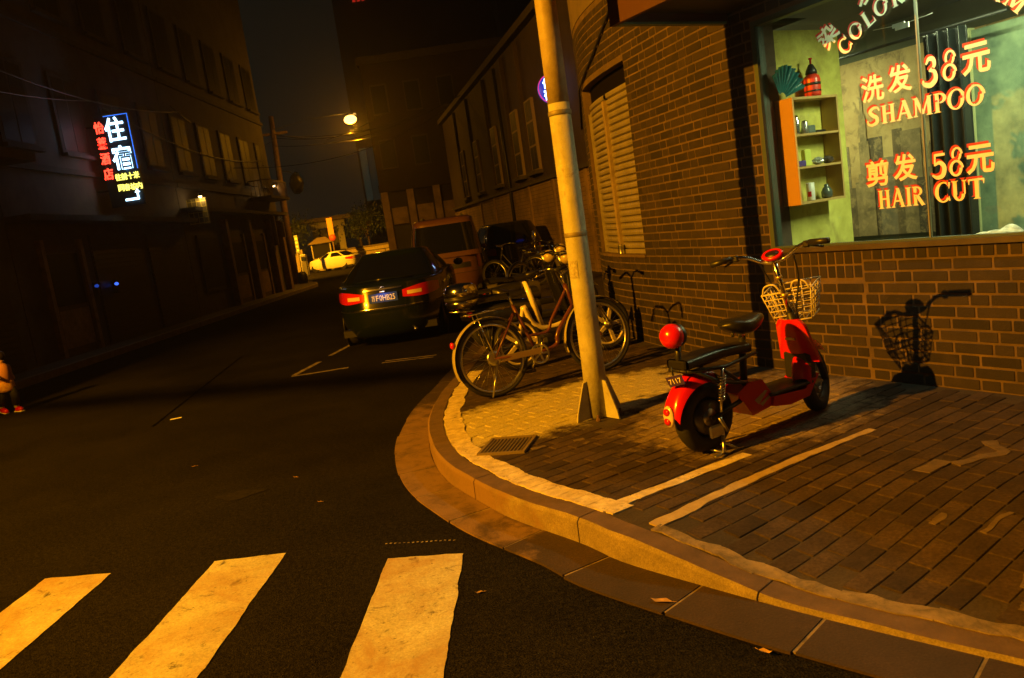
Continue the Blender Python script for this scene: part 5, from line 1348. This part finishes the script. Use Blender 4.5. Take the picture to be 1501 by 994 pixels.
# board with rows of characters (unlit)
bd = empty('notice_board', (-9.0, 25.05, 2.9), 0, 'yellow lattice notice board hung out under a small lamp', 'board')
MB().box(-.33, .31, 0, .04, 0, .8).build('panel', mat('board_dark', (.12, .10, .03), .6), bd)
for k in range(5): MB().box(-.31, .29, -.012, -.001, .03 + k * .165, .05 + k * .165).build('bar', mat('board_yellow', (.5, .42, .08), .6), bd)
for k in range(5): MB().box(-.30 + k * .142, -.285 + k * .142, -.02, -.0125, .02, .78).build('bar', MATS['board_yellow'], bd)
MB().tube([(-.3, .02, .75), (-.36, .02, .75)], .02, 6).build('bracket', M_blackmetal, bd)
# unlit sign boxes near the corner
for (x, y, z, w, h, lab) in ((-9.04, 33.2, 2.05, .24, 1.2, 'tall unlit vertical sign box beside the timber posts'), (-8.76, 33.6, 2.35, .12, .62, 'short unlit vertical sign box outside the taller one')):
    o = MB().bbox(-w / 2, w / 2, -.07, .07, 0, h, .02).build('sign_box', mat('sign_dull', (.2, .16, .1), .5)); o.location = (x, y, z); tag(o, lab, 'sign')
    MB().box(-w / 2 + .03, w / 2 - .03, -.075, -.0705, .05, h - .05).build('face', mat('sign_face', (.3, .25, .16), .5), o)
# blue lit boxes by the door
M_blue = mat('blue_glow', (.05, .1, .6), .4, emit=(.05, .15, 1.), estr=1.6)
for (x, y, z, e, lab) in ((-9.2, 18.3, 1.42, .5, 'dim blue lit panel by the shop house door'), (-9.2, 19.25, 1.40, 1, 'bright blue lit panel on a pale post beside the shutter')):
    o = empty('intercom', (x, y, z), 0, lab, 'intercom'); MB().bbox(-.09, .06, -.05, .05, -.12, .2, .02).build('case', M_trim, o)
    m = MB(); m.ball((.04, -.03, .1), (.05, .04, .04), 10, 8); m.build('screen', M_blue if e == 1 else mat('blue_dim', (.02, .05, .3), .4, emit=(.03, .12, .9), estr=.4), o)
# neon hotel sign
ns = empty('neon_sign', (-8.62, 19.5, 3.4), 0, 'tall neon hotel sign with red and blue-white characters projecting from the dark facade', 'sign')
M_neonw = mat('neon_white', (.6, .8, 1), .5, emit=(.45, .75, 1.0), estr=5.5); M_neonr = mat('neon_red', (1, .1, .05), .5, emit=(1, .045, .02), estr=4.2)
M_neony = mat('neon_yellow', (.9, .9, .3), .5, emit=(.85, .75, .12), estr=2.6); M_neonb = mat('neon_blue', (.1, .3, 1), .5, emit=(.03, .16, .8), estr=1.6)
MB().box(-.4, .42, .02, .12, -.12, 2.02).build('backing', mat('sign_black', (.01, .012, .016), .5), ns)
MB().tube([(-.68, .07, 1.8), (-.38, .07, 1.8)], .03, 6).build('bracket', M_blackmetal, ns); MB().tube([(-.68, .07, .3), (-.38, .07, .3)], .03, 6).build('bracket', M_blackmetal, ns)
def neon(ch, x, z, w, h, mt):
    vs, fs = TX[ch]; m = MB(); m.add([(x + vx * w, -.0 - vz * .6, z + vy * h) for vx, vy, vz in vs], fs); m.build('character', mt, ns)
neon('住', .05, 1.68, .46, .56, M_neonw); neon('宿', .09, 1.02, .46, .56, M_neonw)
for i, ch in enumerate('怡莱酒店'): neon(ch, -.31 + .0 * i, 1.76 - i * .36, .22, .27, M_neonr)
for i, ch in enumerate('往前十米'): neon(ch, -.10 + i * .145, .575, .135, .16, M_neony)
for i, ch in enumerate('同春坊内'): neon(ch, -.08 + i * .145, .32, .135, .16, M_neony)
m = MB(); m.box(-.03, .30, -.012, .0, .0, .05); m.box(.26, .30, -.012, .0, .051, .17); m.prism([(.22, .171), (.34, .171), (.28, .25)], 0, .012, Matrix.Rotation(pi / 2, 4, 'X')); m.build('arrow', M_neonw, ns)
for (a, b) in (((-.16, 2.0), (.40, 2.0)), ((.40, 2.0), (.40, .72))): MB().tube([(a[0], 0, a[1]), (b[0], 0, b[1])], .009, 6).build('neon_edge', M_neonb, ns)

# ================================================================== right-hand side further on
def ob(y, d=0.): # point on the old facade line
    n = Vector((-.981, -.194)); p = Vector((1.6 - (y - 22.7) * .198, y)) - n * d; return p
OBD = Vector((-.198, 1)).normalized(); OBN = Vector((-OBD.y, OBD.x))
old = empty('old_building', (1.6, 22.7, 0), 0, 'old two storey brick building with tall windows above a stained wall', 'building')
OBM = Matrix(((OBD.x, OBN.x, 0, 0), (OBD.y, OBN.y, 0, 0), (0, 0, 1, 0), (0, 0, 0, 1)))   # x along facade (far), y out to the street
M_oldw = mat('old_wall', (.30, .21, .13), .85, col2=(.13, .09, .06), scale=1.6, bump=.3, bscale=25); M_oldtop = mat('old_upper', (.05, .036, .026), .85, col2=(.028, .02, .016), scale=2)
def obx(nm, a, b, o0, o1, z0, z1, mt, par=None): return MB().box(a, b, o0, o1, z0, z1, OBM).build(nm, mt, par or old)
obx('lower_wall', -9, 18, -6, 0, 0, 2.62, M_oldw); obx('upper_wall', -9, 18, -6, -.02, 2.621, 6.8, M_oldtop); obx('ledge', -9, 18, -.019, .12, 2.60, 2.7, M_trim)
obx('cornice', -9, 18, -.3, .2, 6.801, 7.0, M_trim)
for a in (-5.5, -2.2, .75, 2.75, 6.1, 9.8, 13.2):
    w = obx('window', a - .42, a + .42, -.019, .06, 2.95, 4.95, mat('window_pale', (.2, .155, .11), .7))
    for (z0, z1) in ((3.0, 3.62), (3.68, 4.3), (4.36, 4.9)):
        for s in (-1, 1): obx('pane', a + (s - 1) * .18 + .02, a + (s + 1) * .18 - .02, .061, .066, z0, z1, M_pane, w)
    obx('sill', a - .55, a + .55, -.01, .22, 2.84, 2.948, M_trim, w)
    obx('pier', a + .62, a + .95, -.019, .1, 2.71, 6.7, M_oldtop)
for a in (-6.5, -3.7, -.8, 2.0, 4.8, 7.6, 10.4): obx('pilaster', a, a + .16, .001, .05, .13, 2.59, M_oldw)
obx('door', 3.2, 4.0, .001, .04, .13, 1.62, M_darkframe)
m = MB(); m.tube([OBM @ Vector((4.45, .08, .1)), OBM @ Vector((4.45, .08, 6.6))], .055, 8); m.build('downpipe', M_blackmetal, old)
# thin brick courses on the old wall, too far to pick apart
m = MB()
for k in range(22):
    z = .2 + k * .11; m.box(-8.9, 17.9, .0005, .003, z, z + .012, OBM)
tag(m.build('mortar_course', mat('old_mortar', (.09, .065, .045), .9), old), kind='stuff')
# round blue sign
rsn = empty('round_sign', (1.88, 20.6, 4.72), radians(12), 'round blue lit sign with white characters on the old building', 'sign'); rsn.scale = (.82, .82, .82)
Mr = Matrix.Rotation(pi / 2, 4, 'X')
MB().lathe([(.01, -.06), (.42, -.06), (.43, -.05), (.43, .05), (.42, .06), (.01, .06)], 32, Mr).build('drum', mat('sign_blue', (.01, .02, .2), .4, emit=(.01, .04, .5), estr=.9), rsn)
MB().tube([(.43 * cos(2 * pi * k / 32), -.065, .43 * sin(2 * pi * k / 32)) for k in range(32)], .016, 6, None, True, True).build('neon_ring', mat('neon_magenta', (.6, .05, .4), .5, emit=(.7, .04, .3), estr=.8), rsn)
for ch, z in (('住', .17), ('宿', -.17)):
    vs, fs = TX[ch]; m = MB(); m.add([(-.14 + vx * .28, -.075 - vz * .4, z + vy * .32) for vx, vy, vz in vs], fs); m.build('character', M_neonw, rsn)
MB().tube([(.4, 0, 0), (.9, 0, 0)], .03, 6).build('bracket', M_blackmetal, rsn)
# gatehouse with pilasters at the end of the right side
gh_ = empty('brick_house', (-2, 44.5, 0), 0, 'brown brick house with pale pilasters at the far end of the street', 'building')
def gb(nm, x0, x1, y0, y1, z0, z1, mt, par=None): return MB().box(x0 + 2, x1 + 2, y0 - 44.5, y1 - 44.5, z0, z1).build(nm, mt, par or gh_)
gb('wall', -6.0, 3, 44.5, 54, 0, 11, mat('brown_brick', (.028, .017, .012), .9, col2=(.016, .01, .008), scale=2)); gb('cornice', -6.15, 3.1, 44.35, 54.1, 11.001, 11.4, M_trim)
for x in (-5.95, -4.55, -3.1, -1.6): gb('pilaster', x, x + .38, 44.3, 44.498, 0, 4.2, M_oldw)
gb('beam', -6.02, 2.9, 44.28, 44.499, 4.201, 4.6, MATS['brown_brick'])
for (x0, x1) in ((-5.5, -4.65), (-4.1, -3.2), (-2.65, -1.7)):
    d = gb('door', x0, x1, 44.45, 44.499, .0, 2.3, M_darkframe); gb('transom', x0, x1, 44.44, 44.4985, 2.4, 3.3, M_oldw)
for x in (-5.2, -3.4, -1.6):
    for z in (5.4, 8.3):
        w = gb('window', x - .45, x + .45, 44.42, 44.499, z, z + 1.6, M_trim); gb('pane', x - .38, x + .38, 44.40, 44.4195, z + .08, z + 1.5, M_pane, w)

# ================================================================== street end
# boundary wall with capping
bw = empty('boundary_wall', (-12, 66, 0), 0, 'low yellowish rendered boundary wall at the end of the street', 'wall')
for (x0, x1, h) in ((-22, -16.4, 1.5), (-13.0, -6.2, 1.35)):
    MB().box(x0 + 12, x1 + 12, 0, .3, 0, h).build('wall_run', mat('yellow_render', (.5, .42, .25), .8, var=.2), bw); MB().box(x0 + 11.95, x1 + 12.05, -.06, .36, h + .001, h + .12).build('coping', M_kerb, bw)
for x in (-16.2, -13.2): MB().box(x + 12 - .25, x + 12 + .25, -.1, .4, 0, 1.9).build('pier', MATS['yellow_render'], bw)
fr_ = empty('guard_rail', (-10.5, 63.5, 0), 0, 'dark tubular guard rail in front of the boundary wall', 'railing')
for x in (-1.6, 0, 1.6, 3.2): MB().tube([(x, 0, 0), (x, 0, 1.05)], .035, 6).build('post', M_blackmetal, fr_)
for z in (.55, 1.05): MB().tube([(-1.6, 0, z), (3.2, 0, z)], .03, 6).build('rail', M_blackmetal, fr_)
# white gate portico
gp = empty('gate_portico', (-14.6, 72, 0), 0, 'pale stone gateway with a flat projecting roof beyond the wall', 'gate')
M_stone = mat('gate_stone', (.42, .40, .34), .8, var=.15)
for x in (-1.3, .95): MB().box(x - .28, x + .28, -.3, .3, 0, 3.5).build('pillar', M_stone, gp)
MB().box(-1.7, 1.4, -.4, .4, 3.501, 4.1).build('lintel', M_stone, gp); MB().box(-2.4, 2.1, -.8, .8, 4.101, 4.45).build('roof_slab', mat('gate_roof', (.25, .2, .14), .8), gp)
MB().box(-.99, .64, .1, .2, .0, 3.4).build('gate_leaf', M_blackmetal, gp)
# guard booth with hipped roof
gz = empty('guard_booth', (-14.05, 65, 0), 0, 'small guard booth with a low hipped roof and dark glazing', 'booth')
MB().box(-.75, .75, -.6, .6, 0, 1.0).build('base', M_stone, gz); MB().box(-.7, .7, -.55, .55, 1.001, 2.1).build('glazing', M_pane, gz)
for sx in (-1, 1):
    for sy in (-1, 1): MB().box(sx * .74 - .05, sx * .74 + .05, sy * .59 - .05, sy * .59 + .05, 1.0, 2.15).build('corner_post', M_stone, gz)
MB().add([(-1, -.85, 2.16), (1, -.85, 2.16), (1, .85, 2.16), (-1, .85, 2.16), (-.35, 0, 2.65), (.35, 0, 2.65)], [(0, 1, 5, 4), (1, 2, 5), (2, 3, 4, 5), (3, 0, 4), (3, 2, 1, 0)]).build('roof', mat('booth_roof', (.25, .19, .12), .8), gz)
# banner sign and white cabinet
o = MB().bbox(-.13, .13, -.05, .05, 0, 1.3, .02).build('banner_sign', mat('banner_blue', (.18, .24, .30), .6)); o.location = (-14.32, 58, 1.62); tag(o, 'narrow blue grey vertical banner sign on a post at the street end', 'sign')
MB().tube([(0, 0, 0), (0, 0, -1.62)], .04, 6).build('post', M_blackmetal, o)
for k in range(4): MB().box(-.07, .07, -.056, -.0505, .15 + k * .28, .29 + k * .28).build('mark', M_white, o)
o = MB().bbox(-.2, .2, -.2, .2, 0, 1.5, .03).build('street_cabinet', M_white); o.location = (-13.3, 55, 0); tag(o, 'white street cabinet standing by the far crossing', 'cabinet')
MB().box(-.12, .12, -.212, -.201, 1.1, 1.35).build('label_plate', mat('cab_blue', (.05, .08, .25), .5), o); MB().box(-.17, .17, -.207, -.2015, .1, 1.0).build('door', mat('cab_grey', (.5, .5, .48), .5), o)
# round traffic sign on a post
ts = empty('traffic_sign', (-12.75, 63, 0), 0, 'round red traffic sign on an orange lit post by the gateway', 'sign')
MB().tube([(0, 0, 0), (0, 0, 4.0)], .06, 8).build('post', M_oldw, ts); MB().box(-.22, .22, -.12, -.061, 2.6, 4.0).build('board', mat('sign_orange', (.7, .35, .1), .6), ts)
MB().lathe([(.01, 0), (.26, 0), (.26, .03), (.01, .03)], 20, Matrix.Translation((.05, -.13, 2.45)) @ Matrix.Rotation(pi / 2, 4, 'X')).build('disc', mat('sign_red', (.6, .1, .08), .5), ts)
# bollard and distant tower block
o = MB().lathe([(.2, 0), (.24, .1), (.24, .4), (.17, .55), (.01, .6)], 14).build('bollard', M_blackmetal); o.location = (-9.75, 39.4, .128); tag(o, 'squat black bollard beside the timber utility pole', 'bollard')
tw = empty('tower_block', (-20, 220, 0), 0, 'distant dark tower block with a teal lit edge strip and red roof lights', 'building')
M_tower = mat('tower_dark', (.008, .008, .008), .8)
MB().box(-14, 40, 0, 30, 0, 90).build('shaft', M_tower, tw)
MB().box(-13.4, -11.6, -.3, -.05, 13, 27).build('light_strip', mat('teal_glow', (.1, .3, .3), .5, emit=(.006, .016, .014), estr=1.0), tw); MB().box(-11.4, -6.8, -.3, -.05, 13, 27).build('glazed_bay', mat('teal_dim', (.05, .1, .1), .5, emit=(.004, .009, .008), estr=1.0), tw)
for x in (-8.6, -7.4, -6.2): MB().box(x, x + .8, -.4, -.05, 64.2, 66.0).build('roof_light', mat('red_glow', (.5, .02, .01), .5, emit=(.7, .02, .01), estr=.7), tw)
tb = empty('far_block', (30, 150, 0), 0, 'dark slab block closing the view behind the old building', 'building')
MB().box(-24, 60, 0, 20, 0, 80).build('wall', M_tower, tb)
for i in range(12):
    for j in range(5): MB().box(-22 + i * 3.2, -20.6 + i * 3.2, -.06, -.01, 22 + j * 5, 24 + j * 5).build('window', M_pane, tb)
# trees
def tree(x, y, h, cr, label, n=1500, seed=1):
    rr = random.Random(seed); r = empty('street_tree', (x, y, 0), 0, label, 'tree', None)
    tr = MB(); tr.tube([(0, 0, 0), (.05, 0, h * .35), (-.05, .05, h * .7)], [.16, .12, .06], 8)
    tips = []
    for k in range(9):
        a = rr.uniform(0, 6.28); z0 = h * rr.uniform(.35, .65); e = Vector((cos(a) * cr * rr.uniform(.4, .8), sin(a) * cr * rr.uniform(.4, .8), h * rr.uniform(.55, .95))); tips.append(e)
        tr.tube([(0, 0, z0), Vector((0, 0, z0)).lerp(e, .5) + Vector((0, 0, .15)), e], [.06, .04, .015], 5)
    tr.build('trunk', mat('bark', (.08, .055, .04), .9), r)
    m = MB()
    for k in range(n):
        c = rr.choice(tips) if rr.random() < .75 else Vector((0, 0, h * .75)); d = Vector((rr.gauss(0, 1), rr.gauss(0, 1), rr.gauss(0, .8))) * cr * .30
        p = c + d
        if p.z < h * .28: continue
        s = rr.uniform(.07, .16); q = Euler((rr.uniform(0, 6), rr.uniform(0, 6), rr.uniform(0, 6))).to_matrix()
        m.add([p + q @ Vector(v) for v in ((-s, 0, 0), (0, -s * .5, 0), (s, 0, .02), (0, s * .5, 0))], [(0, 1, 2, 3)])
    m.build('crown', mat('leaf', (.045, .07, .025), .6, rnd=.4), r)
tree(-10.9, 69, 5.2, 1.9, 'dense dark tree standing right behind the boundary wall near the brick house', 1800, 1)
tree(-9.0, 71, 4.8, 1.8, 'dark leafy tree between the wall and the brown brick house', 1500, 2)
tree(-17.6, 68, 4.6, 1.9, 'dark bushy tree beyond the banner sign and gateway', 1500, 3)
tree(-12.3, 73, 4.6, 1.3, 'smaller dark tree close to the gateway pillar', 900, 4)
# timber utility pole at the corner, wires
up_ = empty('utility_pole', (-10.29, 40.06, .12), 0, 'leaning timber utility pole carrying a tangle of wires at the far corner', 'pole')
MB().tube([(0, 0, 0), (.1, 0, 4), (.25, 0, 8.2)], [.2, .16, .12], 12).build('shaft', M_post, up_)
MB().box(-.5, .9, -.06, .06, 7.3, 7.42).build('cross_arm', M_post, up_)
m = MB(); m.ball((.9, .1, 4.9), (.35, .3, .5), 10, 8); m.v = [tuple(Vector(v) + Vector((random.uniform(-.06, .06), random.uniform(-.06, .06), random.uniform(-.06, .06)))) for v in m.v]; m.build('cable_coil', M_blackplastic, up_)
MB().tube([(.15, 0, 5.6), (.6, .05, 5.5), (.9, .1, 5.3)], .02, 5).build('coil_hanger', M_blackplastic, up_)
wires = [((-10.1, 40, 7.5), (-6.0, 38, 6.7), .25), ((-10.1, 40, 7.4), (-3.0, 44.4, 8.2), .5), ((-10.1, 40, 7.3), (-4.0, 36, 6.6), .3), ((-9.2, 34, 5.4), (-10.1, 40, 6.6), .3), ((-9.2, 20, 5.9), (-9.2, 34, 5.6), .5),
         ((-9.2, 6, 6.2), (-9.2, 20, 5.9), .6), ((-9.2, 30, 5.0), (-1.5, 37, 7.0), .7), ((-10.1, 40, 6.9), (-.6, 33, 6.9), .6), ((-9.2, 25, 6.5), (-10.1, 40, 7.2), .8), ((-7.2, 38.2, 6.6), (-4.2, 37.2, 7.25), .1), ((-7.4, 38.4, 6.5), (-4.6, 37.6, 6.4), .1), ((-9.2, 10, 6.8), (-9.0, 25, 6.3), .7)]
wl_lab = ['thin cable from the timber pole to the far lamp', 'long cable from the timber pole to the brick house', 'lit cable passing under the far street lamp', 'short cable between the corner house and timber pole', 'sagging cable along the house with the balcony', 'sagging cable along the shop house with the deep ledge', 'cable slung low across the street towards the old building', 'cable crossing above the minivan to the old building', 'long cable running along the roofs to the timber pole', 'short lit cable rising just below the lamp', 'short lit cable lying level under the lamp', 'cable strung above the neon sign']
for wi, ((a, b, sag), lab) in enumerate(zip(wires, wl_lab)):
    a, b = Vector(a), Vector(b); m = MB(); m.tube([a.lerp(b, k / 14) - Vector((0, 0, sag * 4 * (k / 14) * (1 - k / 14))) for k in range(15)], .042 if wi == 12 else .016, 6)
    tag(m.build('overhead_cable', M_blackplastic), lab, 'cable', 'overhead cables')

fp = empty('shadow_bar', (-9.29, 2.87, 5.05), 0, 'unseen bar added near the lamp to cast a dark band on the road', 'bracket')  # out-of-view bar, placed only for the dark band it throws on the road
MB().tube([(0, 0, 0), (1.2, -.44, .02), (2.2, -.81, .04)], [.045, .042, .04], 10).build('bar', M_blackmetal, fp); MB().tube([(0, 0, .6), (1.3, -.48, .04)], .012, 6).build('stay', M_blackmetal, fp); MB().box(-.02, .02, -.1, .1, -.12, .12).build('wall_plate', M_blackmetal, fp)

# ================================================================== small child across the road
def skin_body(name, verts, edges, radii, root, mt, parent, levels=2):
    me = bpy.data.meshes.new(name); me.from_pydata(verts, edges, [])
    o = bpy.data.objects.new(name, me); COL.objects.link(o)
    sk = o.modifiers.new('s', 'SKIN'); sv = me.skin_vertices[0].data
    for i, r_ in enumerate(radii): sv[i].radius = (r_, r_)
    sv[root].use_root = True
    sb = o.modifiers.new('b', 'SUBSURF'); sb.levels = sb.render_levels = levels
    dg = bpy.context.evaluated_depsgraph_get(); m2 = bpy.data.meshes.new_from_object(o.evaluated_get(dg))
    bpy.data.objects.remove(o)
    m2.materials.clear(); m2.materials.append(mt)
    for p in m2.polygons: p.use_smooth = True
    o = bpy.data.objects.new(name, m2); COL.objects.link(o); o.parent = parent; return o
kid = empty('person', (-6.96, 10.85, 0), radians(-28), 'small child walking in dusky top, yellow waist cloth, dark trousers and red shoes', 'person')
M_skin = mat('skin', (.45, .26, .18), .6); M_hair = mat('hair', (.015, .012, .01), .5)
# x forward, z up
V = [(0, 0, .42), (0, 0, .54), (0, 0, .64), (0, 0, .685), (.01, 0, .77), (0, .045, .40), (.09, .045, .24), (.06, .05, .07), (.10, .05, .03), (0, -.045, .40), (-.03, -.045, .23), (-.12, -.05, .09), (-.08, -.05, .05),
     (0, .10, .63), (-.05, .13, .53), (.02, .13, .44), (0, -.10, .63), (.06, -.13, .54), (.14, -.12, .49)]
Ed = [(0, 1), (1, 2), (2, 3), (3, 4), (0, 5), (5, 6), (6, 7), (7, 8), (0, 9), (9, 10), (10, 11), (11, 12), (2, 13), (13, 14), (14, 15), (2, 16), (16, 17), (17, 18)]
Rd = [.075, .075, .07, .035, .078, .05, .042, .03, .025, .05, .042, .03, .025, .035, .027, .02, .035, .027, .02]
skin_body('body', V, Ed, Rd, 0, M_skin, kid)
m = MB(); m.ball((-.012, 0, .79), (.088, .084, .085), 16, 12); m.build('hair', M_hair, kid)
m = MB(); m.lathe([(.07, .40), (.105, .42), (.10, .55), (.095, .63), (.05, .69)], 18, Matrix.Diagonal((.9, 1.05, 1, 1))); m.build('top', mat('dusky_pink', (.42, .20, .17), .8), kid)
m = MB(); m.lathe([(.115, .30), (.118, .33), (.11, .43), (.10, .45)], 18, Matrix.Diagonal((.9, 1.05, 1, 1))); m.build('waist_cloth', mat('yellow_cloth', (.75, .5, .05), .8, col2=(.5, .2, .05), scale=25), kid)
for (a, b, c, s) in (((0, .045, .40), (.09, .045, .24), (.065, .05, .10), 1), ((0, -.045, .40), (-.03, -.045, .23), (-.11, -.05, .12), -1)):
    MB().tube([a, b, c], [.062, .054, .046], 12).build('trouser_leg', mat('dark_trousers', (.02, .022, .03), .8), kid)
for (x, y, z, t) in ((.085, .05, .0, 0), (-.10, -.05, .012, .25)):
    s = empty('shoe', (x, y, z)); s.parent = kid; s.rotation_euler = (0, t, 0)
    m = MB(); m.ball((.02, 0, .035), (.085, .04, .04), 14, 10); m.v = [(a, b, max(.006, c)) for a, b, c in m.v]; m.build('upper', M_red, s)
    MB().bbox(-.062, .10, -.036, .036, 0, .014, .012).build('sole', M_white, s)
    MB().lathe([(.032, .06), (.033, .10), (.03, .12)], 12, Matrix.Translation((-.025, 0, 0))).build('sock', mat('lime_sock', (.55, .65, .1), .8), s)

# ================================================================== fallen leaves and scraps on the road
M_leafd = mat('dry_leaf', (.36, .22, .08), .8, var=.3, scale=40)
rr = random.Random(11)
def leaf(x, y, z, s, lab):
    o = empty('fallen_leaf', (x, y, z), rr.uniform(0, 6), lab, 'leaf'); m = MB()
    m.add([(-s, 0, .002), (-s * .3, -s * .45, .006), (s * .7, -s * .25, .004), (s * 1.1, 0, .012), (s * .6, s * .3, .004), (-s * .4, s * .4, .008), (0, 0, .001)], [(0, 1, 6), (1, 2, 6), (2, 3, 6), (3, 4, 6), (4, 5, 6), (5, 0, 6)])
    m.build('blade', M_leafd, o); MB().tube([(-s, 0, .003), (-s * 1.5, s * .15, .004)], .0012, 4).build('stalk', M_leafd, o)
for (x, y, z, s_, lab) in ((.44, 2.97, .014, .042, 'large dry brown leaf lying on the gutter slabs'), (-.30, 3.30, .003, .02, 'tiny curled leaf beside the crosswalk stripe next to the gutter'), (.70, 2.52, .014, .025, 'small dry leaf on the edge of the gutter where the kerb is lowered'),
        (-1.68, 5.55, .003, .018, 'tiny leaf on open asphalt beyond the tar patch'), (-1.36, 4.9, .003, .016, 'tiny leaf between the middle crosswalk stripe and the tar patch'), (-2.7, 6.3, .003, .02, 'lone small leaf far out on the dark asphalt')):
    leaf(x, y, z, s_, lab)
o = MB().bbox(-.06, .06, -.02, .02, 0, .006, .004).build('paper_scrap', M_white); o.location = (-3.75, 8.55, .003); o.rotation_euler[2] = .3; tag(o, 'small pale paper scrap lying flat on the dark asphalt', 'paper')
# flattened stain patch
m = MB(); pts = [(.16 * cos(a) * (1 + .3 * sin(3 * a)), .09 * sin(a) * (1 + .25 * cos(4 * a)), .0042) for a in [2 * pi * k / 22 for k in range(22)]]
m.add(pts, [tuple(range(22))]); o = m.build('tar_patch', mat('stain', (.017, .0155, .014), .95, var=.4, scale=30, spec=.03), road); o.location = (-2.02, 5.32, 0)

# ================================================================== night air: thin mist added to stand in for lens glow round the lamps
hz = MB().box(-345, 345, -345, 345, -1, 95).build('haze', None); hz['kind'] = 'stuff'; hz['label'] = 'thin mist added over the street for lamp glow'
hm = bpy.data.materials.new('halo_mist'); hm.use_nodes = True; n_ = hm.node_tree.nodes; n_.clear()
ho = n_.new('ShaderNodeOutputMaterial'); hv = n_.new('ShaderNodeVolumePrincipled')
hv.inputs['Color'].default_value = (.9, .9, .9, 1); hv.inputs['Density'].default_value = .002; hv.inputs['Anisotropy'].default_value = .85
hm.node_tree.links.new(hv.outputs[0], ho.inputs['Volume']); hz.data.materials.append(hm)
cy.volume_bounces = 0
